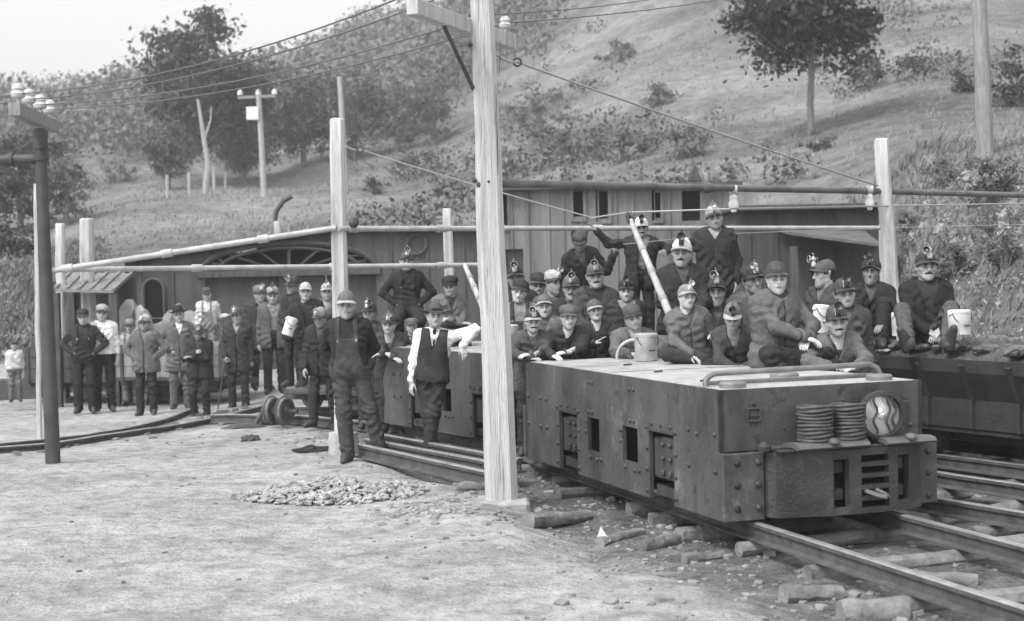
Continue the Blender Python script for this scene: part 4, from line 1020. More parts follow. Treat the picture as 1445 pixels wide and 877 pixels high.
def hand_mesh(curl, spread=0.0):
    pr = [('c',(0,-.05,0),(0,.012,0),.027,.026,.02)]
    for i, x in enumerate((-.030,-.011,.009,.029)):
        pr.append(('c',(x*.7,.015,0),(x,.078,0),.015,.0125,.012))
        l = (.052,.068,.073,.066)[i]*.5; a = curl*(.5+.1*(3-i)); p = np.array((x,.080,0.)); ang = 0
        for sgm in range(3):
            ang += a*(.8,1.0,.8)[sgm]; ll = l*(1.0,.75,.6)[sgm]; q = p+np.array((x*spread*.5, math.cos(ang)*ll, -math.sin(ang)*ll)); pr.append(('c',tuple(p),tuple(q),.0095-.0008*sgm,.0088-.001*sgm,.0025)); p = q
    pr += [('c',(.020,.008,-.004),(.046,.038,-.014),.015,.012,.012), ('c',(.046,.038,-.014),(.052,.068,-.024-.012*curl),.0108,.0095,.003), ('c',(.052,.068,-.024-.012*curl),(.046-.004*curl,.090,-.034-.02*curl),.0095,.008,.003)]
    return surf(pr, (-.06,-.09,-.12), (.09,.21,.04), .0052)
HANDS = {'relax': hand_mesh(.55), 'grip': hand_mesh(1.9), 'flat': hand_mesh(.15,.2)}
# ---- materials for people
def skin(t): return mat('skin_%d'%int(t*100), t*1.28, .5, .25, 14, .25, 60, dist=.003)
def cloth(t, kind='cloth'):
    if t < .2: t = t*(.5+.5*t/.2)
    return mat('%s_%d'%(kind,int(round(t*500))), t, .8, .30, 16, .8, 34, dist=.010, scuff=((5,.56,.68,1.5,(1,1,.7)),))
hair_d = mat('hair_dark', .035, .7, .3, 30, .5, 120); lip_m = mat('lip', .24, .5, .1, 10, 0); eye_w = mat('eye_white', .36, .3, .05, 5, 0); eye_d = mat('eye_iris', .015, .2, .05, 5, 0)
leather = mat('boot_leather', .045, .6, .4, 14, .5, 50); brass = mat('lamp_brass', .5, .45, .3, 12, .1, 50, metal=.3); brass_d = mat('lamp_dark', .06, .4, .3, 12, .1, 50, metal=.5); lens_m = mat('lamp_reflector', .45, .35, .1, 12, 0, metal=.5)
# ---- hats (prefab meshes per tone)
_hat = {}
def hat(kind, tone):
    key = (kind, round(tone,3))
    if key in _hat: return _hat[key]
    pr = []; post = None
    if kind in ('cap','light','soft'):
        top = .018 if kind != 'soft' else .03
        pr = [('c',(0,.020,.050),(0,-.020,.044),.0875,.085,.02), ('c',(0,.028,.088+top*.4),(0,-.036,.070+top*.3),.058,.046,.03), ('c',(0,-.07,.062),(0,-.075,.060),.03,.03,.03)]
        if kind == 'soft': pr += [('c',(.045,.03,.092),(-.05,.015,.100),.042,.044,.03), ('c',(.03,-.055,.075),(-.03,-.05,.082),.034,.034,.03)]
        def post(D,X,Y,Z): return np.maximum(D+.0035*np.sin(X*75+Z*60)*np.sin(Y*70+X*40), .046+.10*(Y+.08)*0-(Z+.10*Y*0))
    elif kind == 'news':
        pr = [('c',(0,.022,.056),(0,-.018,.052),.089,.088,.02), ('c',(.062,.03,.088),(-.062,.03,.088),.040,.040,.03), ('c',(.052,-.045,.078),(-.052,-.045,.078),.036,.036,.03), ('c',(0,-.085,.066),(0,-.08,.07),.028,.028,.03)]
        def post(D,X,Y,Z): return np.maximum(D+.002*np.cos(np.arctan2(X,Y)*8), .046-Z)
    elif kind == 'fedora':
        pr = [('c',(0,.022,.072),(0,-.022,.072),.084,.084,.02), ('c',(0,.030,.125),(0,-.045,.118),.062,.045,.03)]
        def post(D,X,Y,Z): return np.maximum(np.maximum(D, -(np.sqrt(X**2+(Z-.205)**2*.5)-.035)), .048-Z)
    V, F = surf(pr, (-.15,-.17,.02), (.15,.17,.22), .006, post); obs = [('crown', V, F)]
    md = cloth(tone, 'hat'); me = fast_mesh(kind, V, F, md, smooth=True)
    q = MB()
    if kind == 'fedora' or kind == 'brim':
        n = 40; prof = ((.080,0.0,0),(.12,-.004,0),(.148,.004,1),(.150,.010,1),(.12,.006,0),(.080,.012,0)); V = []; Fq = []
        for r_, z_, e in prof:
            for j in range(n):
                a = 2*PI*j/n; up = .020*math.cos(2*a)*(r_-.08)/.07; dn = -.014*max(0,-math.sin(a))*(r_-.08)/.07
                V.append((r_*math.cos(a)*1.0, r_*math.sin(a)*1.12, .052+z_+up*.9+dn))
        for i in range(6):
            for j in range(n): Fq.append((i*n+j, i*n+(j+1)%n, ((i+1)%6)*n+(j+1)%n, ((i+1)%6)*n+j))
        q.add(V, Fq)
    else:   # visor
        n = 16; V = []; Fq = []; ln = {'cap':.062,'light':.068,'news':.055,'soft':.05}[kind]
        for lay in (0,1):
            for rr in range(4):
                for j in range(n+1):
                    a = -PI*.5 + (j/n-.5)*PI*1.02; t = rr/3; ex = ln*t*max(0,math.cos(a+PI/2))**.45; bx = .084*math.cos(a); by = .102*math.sin(a)+.0
                    V.append((bx*(1+.12*t*abs(math.cos(a))), by-ex, .050+.006*lay-.022*t*1.0-.018*abs(math.cos(a))**2*t))
        st = 4*(n+1)
        for rr in range(3):
            for j in range(n):
                a = rr*(n+1)+j; b = a+n+1; Fq += [(a,b,b+1,a+1),(a+st,a+1+st,b+1+st,b+st)]
        for j in range(n): a = 3*(n+1)+j; Fq.append((a,a+st,a+1+st,a+1))
        q.add(V, Fq)
    vm = {'light': mat('visor_light',.38,.5,.3), 'fedora': md, 'brim': md}.get(kind, mat('visor_leather',.04,.35,.3) if kind in ('cap','soft') else md)
    mv = bpy.data.meshes.new('visor'); mv.from_pydata([tuple(p) for p in q.v], [], q.f); mv.materials.append(vm); mv.polygons.foreach_set('use_smooth',[True]*len(mv.polygons)); mv.update()
    band = None
    if kind == 'fedora':
        qb = MB(); qb.lathe([(.0865,.058),(.0865,.082)], 30, Matrix.Diagonal((1,1.26,1,1)), cap=False); band = bpy.data.meshes.new('hat_band'); band.from_pydata([tuple(p) for p in qb.v],[],qb.f); band.materials.append(mat('hat_band',.02)); band.update()
    _hat[key] = (me, mv, band); return _hat[key]
def lamp_mesh(big):
    q = MB(); s = 1.15 if big else .95
    q.cur = 0; q.lathe([(.004,-.045),(.019,-.043),(.021,-.03),(.021,-.002),(.016,.002),(.016,.008),(.021,.012),(.021,.032),(.012,.042),(.006,.05)], 14, Matrix.Diagonal((s,s,s,1)))
    q.tube([(0,-.02*s,.02*s),(0,-.034*s,.024*s)], .006*s, 6)
    M = Matrix.Translation((0,-.030*s,.026*s)) @ Matrix.Rotation(PI/2,4,'X') @ Matrix.Diagonal((s,s,s,1))
    q.cur = 1; q.lathe([(.006,-.002),(.02,.002),(.030,.010)], 18, M, cap=False)
    q.cur = 0; q.lathe([(.031,.006),(.033,.010),(.031,.013),(.029,.010),(.031,.006)], 18, M, cap=False); q.tube([(0,.02*s,.03*s),(0,.035*s,.04*s),(0,.035*s,.01*s)], .003, 5); q.tube([(0,0,.04*s),(0,.004,.07*s),(0,-.012,.078*s)], .004*s, 6)
    o = bpy.data.meshes.new('lamp'); o.from_pydata([tuple(p) for p in q.v], [], q.f); o.materials.append(brass if big != 2 else brass_d); o.materials.append([lens_m, brass_d, brass_d][big]); o.polygons.foreach_set('material_index', q.mi); o.polygons.foreach_set('use_smooth', [True]*len(o.polygons)); o.update(); return o
LAMPS = {1: lamp_mesh(0), 2: lamp_mesh(1), 3: lamp_mesh(2)}
q = MB(); q.box(-.026,.026,-.005,.004,-.03,.035,None,.003); LPLATE = bpy.data.meshes.new('lamp_bracket'); LPLATE.from_pydata([tuple(p) for p in q.v],[],q.f); LPLATE.materials.append(brass); LPLATE.update()

def ik(a, t, l1, l2, hint):
    a = Vector(a); t = Vector(t); d = t-a; L = min(max(d.length, abs(l1-l2)+.02), (l1+l2)*.995); u_ = d.normalized(); h = Vector(hint); h = h-u_*h.dot(u_)
    h = h.normalized() if h.length > 1e-4 else Vector((0,1,0)); x = (l1*l1-l2*l2+L*L)/(2*L); y = math.sqrt(max(0, l1*l1-x*x)); return a+u_*x+h*y, a+u_*L
ARMS = {  # hand target relative to neck base (x for the left side, mirrored), elbow hint, hand pose, hand direction
 'down': ((.235,-.03,-.60),(.5,.9,0),'relax'), 'hips': ((.175,-.09,-.43),(1,.35,.1),'relax'), 'fold': ((-.09,-.33,-.23),(.9,-.1,-.9),'relax'),
 'cross': ((-.07,-.24,-.27),(.8,.2,-.7),'relax'), 'pocket': ((.19,-.07,-.50),(.9,.6,0),'relax'), 'back': ((.08,.16,-.46),(.9,.4,0),'relax'), 'knee': ((.13,-.40,-.36),(.8,.2,-.6),'relax'),
 'lap': ((.05,-.30,-.42),(.9,.3,-.2),'relax'), 'ledge': ((.16,-.34,-.26),(.9,0,-.9),'relax'), 'chest': ((.03,-.22,-.2),(.9,.1,-.8),'grip')}
NP = 0; MAXZ = 0
def person(u, v, Y, fz, label, yaw=0, pose='stand', arms=('down','down'), lean=(0,0), hy=0, hp=0, hr=0, wear='jacket', tone=.06, shirt=.12, legs=.06, hatk='cap', hatt=.07, lamp=0, lampy=0, head=0, st=.36, s=None,
           armL=None, armR=None, legL=None, legR=None, vneck=.16, group=None, fat=1.0, boots=True, extra=None, sh=0.0, twist=0.0, handY=None, pipe_=False, seat=None):
    global NP; NP += 1
    rj_ = np.random.default_rng(NP*13+5); hr += rj_.normal()*.07; hy += rj_.normal()*.10; hp += rj_.normal()*.05; sh += rj_.normal()*.03; fat *= 1+rj_.normal()*.05
    H0 = at(u, v, Y); hz = H0.z-fz
    T_ = Vector((lean[0], -lean[1], 1)).normalized()
    if s is None:
        if pose == 'stand': s = min(1.12, max(.72, hz/(.165+.50*T_.z+.95)))
        else: s = min(1.1, max(.85, (hz-(seat if seat is not None else .11))/(.165+.50*T_.z)))
    vox = .0085 if Y < 16.4 else (.0105 if Y < 18.5 else .016)
    H = Vector((0,0,hz)); root_loc = (H0.x, H0.y, fz)
    hrot = Matrix.Rotation(hy,4,'Z') @ Matrix.Rotation(hp,4,'X') @ Matrix.Rotation(hr,4,'Y')
    N = H + Vector((0,.035,-.160))*s + Vector((-T_.x*.05, -T_.y*.12, 0))*s
    P = N - T_*.50*s
    A = Vector((math.cos(twist), math.sin(twist), sh)); A = (A-T_*A.dot(T_)).normalized(); Fd = A.cross(T_).normalized()   # forward = -y
    def LR(p): p = Vector(p); return A*p.x - Fd*p.y + T_*p.z*1.0 if False else Vector(p)
    J = {}
    for side, sg in (('L',1),('R',-1)):
        Sh = N + A*(.172*sg*s) - T_*.050*s
        spec = arms[0] if side == 'L' else arms[1]; tgt, hint, hpz = ARMS[spec]; ov = armL if side == 'L' else armR
        hd = None
        if ov: tgt, hint, hpz = ov[0], ov[1], ov[2]; hd = ov[3] if len(ov) > 3 else None; tw = N+Vector(tgt)*s if not (len(ov) > 4 and ov[4]) else Vector(tgt); hint = Vector(hint)
        else: tw = N+Vector((tgt[0]*sg, tgt[1], tgt[2]))*s; hint = Vector((hint[0]*sg, hint[1], hint[2]))
        if spec in ('fold','cross') and not ov and side == 'R': tw += Vector((0,-.03,-.045))*s
        El, Wr = ik(Sh, tw, .285*s, .255*s, hint)
        Hip = P + Vector((.088*sg*s, 0, -.0))
        lo = legL if side == 'L' else legR
        if pose == 'stand':
            an = Vector((P.x+.115*sg*s, P.y-.02, .085*s)); kh = Vector((.15*sg,-1,0)); fd = Vector((.25*sg,-1,0))
        elif pose == 'sit': an = P+Vector((.13*sg,-.44,-.40))*s; kh = Vector((0,-1,.6)); fd = Vector((.15*sg,-1,-.1))
        elif pose == 'cross': an = P+Vector((-.13*sg,-.34,-.04))*s; kh = Vector((sg,-.6,.15)); fd = Vector((-sg,-.5,0))
        elif pose == 'knees': an = P+Vector((.12*sg,-.47,-.04))*s; kh = Vector((.1*sg,-.2,1)); fd = Vector((.2*sg,-1,.1))
        elif pose == 'kneel': an = P+Vector((.10*sg,.22,-.04))*s; kh = Vector((.2*sg,-1,-.2)); fd = Vector((0,1,-.2))
        if lo: an = (P+Vector(lo[0])*s) if not (len(lo) > 3 and lo[3]) else Vector(lo[0]); kh = Vector(lo[1]); fd = Vector(lo[2])
        Kn, An = ik(Hip, an, .43*s, .43*s, kh); J[side] = (Sh, El, Wr, Hip, Kn, An, fd.normalized(), hpz, hd)
    # ---- torso rings
    lev = [(0,.078,.112),(.2,.062,.106),(.42,.06,.104),(.62,.078,.110),(.8,.092,.106),(.92,.075,.085)]
    def torso(dr, k=.05, low=0, fl=0):
        o = []
        for t, w_, r_ in lev:
            c = P+T_*(.50*s*t)+Fd*(.012*s*(1-abs(t-.3))); rr = (r_*fat+dr)*s; o.append(('c', c-A*w_*s, c+A*w_*s, rr, rr, k))
        for i in range(len(lev)-1):
            t = (lev[i][0]+lev[i+1][0])/2; c = P+T_*(.50*s*t); w_ = (lev[i][1]+lev[i+1][1])/2; rr = ((lev[i][2]+lev[i+1][2])/2*fat+dr)*s; o.append(('c', c-A*w_*s, c+A*w_*s, rr, rr, k))
        if low:
            c = P-T_*(low*s); o.append(('c', c-A*.082*s, c+A*.082*s, (.118+dr+fl)*s, (.118+dr+fl)*s, k))
            c = P-T_*(low*.5*s); o.append(('c', c-A*.08*s, c+A*.08*s, (.116+dr+fl*.5)*s, (.116+dr+fl*.5)*s, k))
        return o
    def sleeves(dr, k=.03, full=1.0):
        o = []
        for sd_ in 'LR':
            Sh, El, Wr = J[sd_][:3]; o.append(('c', N-T_*.05*s+(Sh-N)*.25, Sh, (.062+dr)*s, (.062+dr)*s, .05)); o.append(('c', Sh, El, (.058+dr)*s, (.048+dr)*s, k))
            W2 = El.lerp(Wr, .97); o.append(('c', El, W2, (.048+dr)*s, (.036+dr)*s, k))
        return o
    def trs(dr, k=.035):
        dr = dr+.008
        o = [('c', P-A*.078*s, P+A*.078*s, (.112*fat+dr)*s, (.112*fat+dr)*s, .05), ('c', P-A*.075*s+T_*.07*s, P+A*.075*s+T_*.07*s, (.106*fat+dr)*s, (.106*fat+dr)*s, .05)]
        for sd_ in 'LR':
            Hip, Kn, An = J[sd_][3:6]; o.append(('c', Hip, Kn, (.088+dr)*s, (.066+dr)*s, k)); o.append(('c', Kn, Kn.lerp(An,1.0), (.066+dr)*s, (.060+dr)*s, k))
        return o
    def bounds(prims, m=.04):
        L = np.array([np.minimum(p[1],p[2])-max(p[3],p[4])-m for p in prims if p[0] != 'sub']).min(0); U = np.array([np.maximum(p[1],p[2])+max(p[3],p[4])+m for p in prims if p[0] != 'sub']).max(0); return L, U
    rr = np.random.default_rng(NP*7+3); ph = rr.uniform(0, 6, 8); amp = .008 if Y < 18.5 else .010
    joints = [(J[q_][1], .10) for q_ in 'LR']+[(J[q_][4], .12) for q_ in 'LR']+[(J[q_][5]+Vector((0,0,.06)), .09) for q_ in 'LR']+[(J[q_][0]-Vector((0,0,.06)), .09) for q_ in 'LR']+[(J[q_][3], .11) for q_ in 'LR']
    def wrinkle(D, X, Y_, Z):
        n1 = np.sin(X*34+Z*68+Y_*12+ph[0]+1.6*np.sin(Y_*11+Z*13-X*9+ph[1])) ; n2 = np.sin(Y_*16-Z*58+X*44+ph[2]+1.6*np.sin(X*13+Z*7+ph[3])); n3 = np.sin(X*73+Y_*61+Z*57+ph[4]+2.5*np.sin(Z*33+X*20+ph[5]))
        n1 = n1*np.clip(.2+1.2*np.sin(X*15-Z*9+Y_*8+ph[3]),0,1.2); n2 = n2*np.clip(.2+1.2*np.sin(Z*12+X*10-Y_*7+ph[4]),0,1.2)
        D = D + amp*(.75*n1+.75*n2+.15*n3)*(.6+.5*np.sin(X*9+Y_*11+Z*7+ph[6]))
        wz = np.sin(X*26+ph[7])*1.2+np.sin(Y_*31+Z*14+ph[5])*1.2
        for jp, rj in joints:
            r_ = np.sqrt((X-jp[0])**2+(Y_-jp[1])**2+(Z-jp[2])**2); D = D + (.0055*s)*np.exp(-(r_/rj)**2)*np.sin((Z-jp[2])*95+(X-jp[0])*45+wz*2.4)
        return D
    Na = np.array(N); Aa = np.array(A); Ta = np.array(T_); Fa = np.array(Fd)
    def frame(X, Y_, Z):
        a = (X-Na[0])*Aa[0]+(Y_-Na[1])*Aa[1]+(Z-Na[2])*Aa[2]; t = (X-Na[0])*Ta[0]+(Y_-Na[1])*Ta[1]+(Z-Na[2])*Ta[2]; f = (X-Na[0])*Fa[0]+(Y_-Na[1])*Fa[1]+(Z-Na[2])*Fa[2]; return a/s, t/s, f/s
    # ---- body mesh : one continuous figure
    bp = torso(-.028)
    for sd_ in 'LR':
        Sh, El, Wr, Hip, Kn, An, fd, _, _ = J[sd_]
        bp += [('c', N-T_*.05*s, Sh, .05*s, .045*s, .04), ('c', Sh, El, .038*s, .034*s, .02), ('c', El, Wr, .034*s, .024*s, .02), ('c', Hip, Kn, .068*s, .046*s, .03), ('c', Kn, An, .044*s, .034*s, .02), ('c', An, An+fd*.1*s+Vector((0,0,-.03*s)), .03*s, .026*s, .02)]
    bp += [('c', N-T_*.05*s, H+Vector((0,.03,-.08))*s, .055*s, .05*s, .03)]
    L_, U_ = bounds(bp); Vb, Fb = surf(bp, L_, U_, .02)
    parts = [(Vb, Fb, np.zeros(len(Fb), int))]
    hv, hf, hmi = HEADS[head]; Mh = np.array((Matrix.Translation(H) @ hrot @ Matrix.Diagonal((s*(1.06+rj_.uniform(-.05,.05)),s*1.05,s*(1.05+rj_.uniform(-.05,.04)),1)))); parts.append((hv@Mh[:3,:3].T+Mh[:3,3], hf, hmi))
    for sd_ in 'LR':
        Sh, El, Wr, *_r2, hpz, hd = J[sd_]; sg = 1 if sd_ == 'L' else -1
        y_ = (Wr-El).normalized() if hd is None else Vector(hd).normalized(); pn = Vector((-sg*.7, .5, -.2)) if hpz != 'flat' else Vector((0,.2,-1)); 
        if arms[0 if sd_ == 'L' else 1] in ('fold','cross','ledge','lap','knee') : pn = Vector((0,.25,-1))
        z_ = -(pn-y_*pn.dot(y_)).normalized(); x_ = y_.cross(z_); V0, F0_ = HANDS[hpz]; V0 = V0.copy(); ff = F0_
        # thumb (+x) should point forward/up: flip if not
        th = Vector((0,-.7,.5)) if abs(y_.z) > .5 else Vector((0,.3,1))
        if x_.dot(th) < 0: V0[:,0] *= -1; ff = F0_[:,::-1]
        Mx = np.array([x_, y_, z_]).T*s*.96; parts.append((V0@Mx.T+np.array(Wr+y_*.012*s), ff, np.zeros(len(ff), int)))
    off = 0; VV = []; FF = []; MM = []
    for a_, b_, c_ in parts: VV.append(a_); FF.append(b_+off); MM.append(c_); off += len(a_)
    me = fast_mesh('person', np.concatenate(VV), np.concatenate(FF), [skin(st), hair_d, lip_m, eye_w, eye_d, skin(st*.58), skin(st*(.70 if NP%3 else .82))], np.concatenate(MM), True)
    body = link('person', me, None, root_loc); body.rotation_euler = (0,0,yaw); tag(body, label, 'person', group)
    if wear == 'bare': pass
    def piece(name, prims, m, post=wrinkle, vx=None):
        L_, U_ = bounds(prims); V_, F_ = surf(prims, L_, U_, vx or vox, post); return link(name, fast_mesh(name, V_, F_, m, smooth=True), body)
    def collar_prims(dr=0, rad=.064):
        o = []; c = N+T_*.022*s+Fd*.008*s
        pts = [c+(A*math.cos(a)*rad+Fd*math.sin(a)*rad*.95)*s + T_*(.012*s*-math.sin(a)) for a in np.linspace(PI/2+.35, PI/2+2*PI-.35, 12)]
        for a_, b_ in zip(pts[:-1], pts[1:]): o.append(('c', a_, b_, (.017+dr)*s, (.017+dr)*s, .008))
        return o
    # ---- trousers, boots
    tr = piece('trousers' if wear != 'overalls' else 'overalls', trs(.0), cloth(legs)) if wear != 'overalls' else None
    if boots:
        for sd_ in 'LR':
            An, fd = J[sd_][5], J[sd_][6]; dn = Vector((0,0,-1)); dn = (dn-fd*dn.dot(fd)).normalized()
            heel = An-fd*.035*s+dn*.045*s; toe = An+fd*.155*s+dn*.052*s
            pb = [('c', An+(J[sd_][4]-An).normalized()*.07*s, An, .050*s, .047*s, .02), ('c', heel, toe, .037*s, .034*s, .02), ('c', An+fd*.03*s, An+fd*.12*s+dn*.03*s, .045*s, .036*s, .02)]
            piece('boot', pb, leather, lambda D,X,Y_,Z: D, .010 if Y < 18.5 else .014)
    # ---- upper garments
    if wear in ('jacket','openjacket','coat'):
        low = .13 if pose == 'stand' else .05
        if wear == 'coat': low = .24 if pose == 'stand' else .06
        prs = torso(.022, low=low, fl=.022)+sleeves(.014)+collar_prims(.003, .068)
        for sg in (-1,1):      # lapels
            if vneck > .08:
                b0 = N+A*(.062*sg*s)+Fd*(.062*s)+T_*(-.0*s); b1 = N+A*(.058*sg*s)+Fd*((.118*fat)*s)-T_*(.10*s); b2 = N+A*(.012*sg*s)+Fd*((.128*fat)*s)-T_*(vneck*1.02*s)
                prs += [('c', b0, b1, .017*s, .016*s, .006), ('c', b1, b2, .016*s, .010*s, .006)]
            pk = N+A*(.085*sg*s)+Fd*((.131*fat)*s)-T_*(.20*s); prs += [('c', pk-A*.032*s, pk+A*.032*s, .0085*s, .0085*s, .004)]
            pk = N+A*(.10*sg*s)+Fd*((.134*fat)*s)-T_*(.42*s); prs += [('c', pk-A*.045*s, pk+A*.045*s, .0095*s, .0095*s, .004)]
        for sd_ in 'LR':
            El_, Wr_ = J[sd_][1:3]; c_ = El_.lerp(Wr_, .93); d_ = (Wr_-El_).normalized(); prs += [('c', c_-d_*.012*s, c_+d_*.012*s, .052*s, .052*s, .01)]
        hv_ = vneck; wopen = .045 if wear == 'openjacket' else 0.0
        def post(D,X,Y_,Z):
            D = wrinkle(D,X,Y_,Z); a,t,f = frame(X,Y_,Z); wd = .062*np.clip((t+hv_-.02)/hv_, 0, 1.4)*(t > -hv_) + wopen
            cut = np.where(f > .01, (np.abs(a)-wd)*s, .1); D = np.maximum(D, -cut*1.0) if (wopen or hv_ > .02) else D
            # front seam and hem
            D = D + .007*np.exp(-((a-.004)/.011)**2)*(f > 0)*(t < -hv_); return np.maximum(D, (-(t+.50+low+.055))*s)
        piece('jacket' if wear != 'coat' else 'coat', prs, cloth(tone), post)
        piece('shirt', torso(.0)[2:]+collar_prims(-.001,.054), cloth(shirt), wrinkle, vox*1.1)
        q = MB()
        if Y < 19 and wear != 'openjacket':
            for k in range(4):
                c = N+T_*(-(hv_+.05+.09*k)*s)+Fd*((.125*fat+.008)*s)+A*.012*s; q.sphere(c, .009*s, 5)
            q.each('button', brass_d, body, True)
    elif wear == 'shirt':
        def post(D,X,Y_,Z): D = wrinkle(D,X,Y_,Z); a,t,f = frame(X,Y_,Z); return np.maximum(D, -(t+.50)*s)
        piece('shirt', torso(.004)+sleeves(.002)+collar_prims(), cloth(tone), post)
    elif wear == 'vest':
        def pcut(D,X,Y_,Z): D = wrinkle(D,X,Y_,Z); a,t,f = frame(X,Y_,Z); return np.maximum(D, np.minimum(-(t+.44), .19-np.abs(a))*s)
        piece('shirt', torso(-.006)+sleeves(.010)+collar_prims(-.002,.058), cloth(shirt), pcut)
        def post(D,X,Y_,Z):
            D = D+.3*(wrinkle(D,X,Y_,Z)-D); a,t,f = frame(X,Y_,Z); wd = .055*np.clip((t+.22)/.22,0,1.5)
            D = np.maximum(D, -np.where(f > 0, (np.abs(a)-wd)*s, .1)); D = np.maximum(D, (np.abs(a)-(.150+.04*np.clip(-t-.1,0,1)*3))*s); hem = .53-.03*np.exp(-(a/.03)**2)*(f>0)+.04*(np.abs(a)<.07)*(f>0)
            return np.maximum(np.maximum(D, -(t+hem+.03)*s), (t-.03)*s)
        piece('vest', torso(.013, low=.05)+[('c',N-A*.12*s-T_*.04*s,N+A*.12*s-T_*.04*s,.078*s,.078*s,.04)], cloth(tone), post)
        q = MB()
        for k in range(5): q.sphere(N+T_*(-(.24+.055*k)*s)+Fd*((.128*fat+.010)*s), .0085*s, 5)
        q.each('button', brass_d, body, True)
        q = MB(); q.bar(N+T_*(.0)*s+Fd*.085*s, N-T_*.20*s+Fd*.124*s, .032*s, .012*s); q.sphere(N+T_*.005*s+Fd*.088*s,.022*s,6); q.build('necktie', cloth(.03), body, True)
    elif wear == 'overalls':
        piece('shirt', torso(.0)+sleeves(.010)+collar_prims(), cloth(shirt), wrinkle)
        def post(D,X,Y_,Z):
            D = wrinkle(D,X,Y_,Z); a,t,f = frame(X,Y_,Z); aa = np.abs(a)
            bib = np.where(f > 0, np.where(t < -.17, aa-(.115+.12*np.clip(-t-.33,0,1)*3), np.abs(aa-.09)-.024), np.where(t < -.36, aa-.5, np.abs(aa-.06-.1*np.clip(-t-.1,0,.1))-.026))
            bib = np.where(t < -.46, -.1, bib); return np.maximum(D, bib*s)
        piece('overalls', torso(.014)+trs(.006), cloth(legs), post)
        q = MB()
        for sg in (-1,1): q.box(-.014,.014,-.006,.004,-.02,.02, Matrix.Translation(N+A*(.09*sg*s)-T_*.185*s+Fd*(.128*fat+.006)*s), .004)
        q.each('buckle', brass, body)
    # ---- hat
    if hatk:
        hm, vm, bm = hat(hatk, hatt); Mh2 = Matrix.Translation(H) @ hrot @ Matrix.Diagonal((s*1.08,s*1.08,s*1.05,1)) @ Matrix.Rotation(-.10+rj_.normal()*.05,4,'X')
        ho = link('cap' if hatk != 'fedora' else 'hat', hm, body); ho.matrix_local = Mh2; 
        vo = link('visor' if hatk != 'fedora' else 'brim', vm, ho)
        if bm: link('hat_band', bm, ho)
        if lamp:
            lo_ = link('lamp', LAMPS[lamp], ho); lo_.location = (0,-.118,.112) if hatk != 'fedora' else (0,-.1,.1); lo_.rotation_euler = (.1,0,lampy)
            if lamp != 2: lb_ = link('lamp_bracket', LPLATE, ho); lb_.location = (0,-.104,.088); lb_.rotation_euler = (-.35,0,0)
    if pipe_:
        q = MB(); mth = H+hrot@Vector((.012,-.092,-.064))*s; e = mth+Vector((.075,-.045,-.012)); q.tube([mth, mth.lerp(e,.5)+Vector((0,0,.003)), e], [.004,.005,.007], 6); q.tube([e+Vector((0,0,-.012)), e+Vector((0,0,.03))], [.013,.016], 10); q.build('tobacco_pipe', wood_dark, body, True)
    J['P'] = P; J['N'] = N; J['s'] = s; J['body'] = body; J['H'] = H
    if s > 1.09 or s < .86: print('person %d s=%.2f  %s' % (NP, s, label))
    Rz = Matrix.Translation(root_loc) @ Matrix.Rotation(yaw,4,'Z'); J['M'] = Rz
    return J
# ================================================================== the men
# -- left group, standing on the ground
Z1 = -.2
person(20, 489, 25.5, -.05, 'small child in a pale shirt standing alone at the far left edge', s=.6, tone=.5, wear='shirt', legs=.15, hatk=None, yaw=.3, st=.3)
person(117, 449, 24.6, Z1, 'man in dark overalls with both hands on his hips, leftmost of the standing men', yaw=.15, arms=('hips','hips'), wear='overalls', shirt=.06, legs=.045, hatt=.06, hatk='soft', head=1)
person(144, 443, 24.8, Z1, 'man in a bright white shirt and black trousers beside the leaning post', yaw=.2, arms=('down','down'), wear='shirt', tone=.72, legs=.04, hatk='soft', hatt=.3, st=.3)
person(183, 461, 26.0, Z1, 'blurred man in pale overalls half hidden between the white shirt and the grey jacket', arms=('down','hips'), wear='overalls', shirt=.35, legs=.18, hatk='soft', hatt=.2, st=.28, head=2)
person(204, 457, 23.9, Z1, 'man in a mid grey jacket with both hands on hips, standing before the left rails', arms=('hips','hips'), wear='jacket', tone=.14, shirt=.2, legs=.05, lamp=1, hatt=.4, hatk='soft', st=.25)
person(252, 445, 24.9, Z1, 'man in a dark wide brimmed hat with a white collar, one hand on hip', yaw=.25, arms=('down','hips'), wear='coat', tone=.15, shirt=.75, legs=.15, hatk='fedora', hatt=.05, head=4, vneck=.2)
person(292, 417, 27.3, .30, 'man in a white shirt and brimmed hat standing high on a car behind the others', arms=('hips','down'), wear='overalls', shirt=.6, legs=.22, hatk='fedora', hatt=.12, armL=((.42,-.05,-.28),(.5,.2,-1),'relax'))
person(280, 470, 23.2, Z1, 'short man in a dark jacket with folded arms and one hand raised to his chin', arms=('cross','chest'), wear='jacket', tone=.055, shirt=.08, legs=.05, hatt=.1, lamp=1, hp=.25, st=.2, s=.86)
j = person(334, 447, 24.6, Z1, 'man in a long dark jacket leaning on a thin cane', arms=('down','down'), wear='coat', tone=.065, shirt=.3, legs=.06, hatk='soft', hatt=.12, lamp=1, armR=((-.2,-.16,-.52),(-.6,.8,0),'grip'), head=2, st=.24)
w0 = j['M'] @ (j['R'][2]+Vector((0,-.04,-.05))); q = MB(); q.tube([w0+Vector((.02,0,.06)), Vector((w0.x-.12,w0.y-.1,Z1))], .012, 7); tag(q.build('cane', wood_dark, None, True), 'thin cane held by the man in the long dark jacket', 'cane')
person(366, 416, 26.8, -.05, 'man in a dark coat at the back, left of the pair by the flat truck', yaw=.5, arms=('down','down'), wear='coat', tone=.07, shirt=.3, legs=.06, hatk='soft', hatt=.18, lamp=1, st=.26)
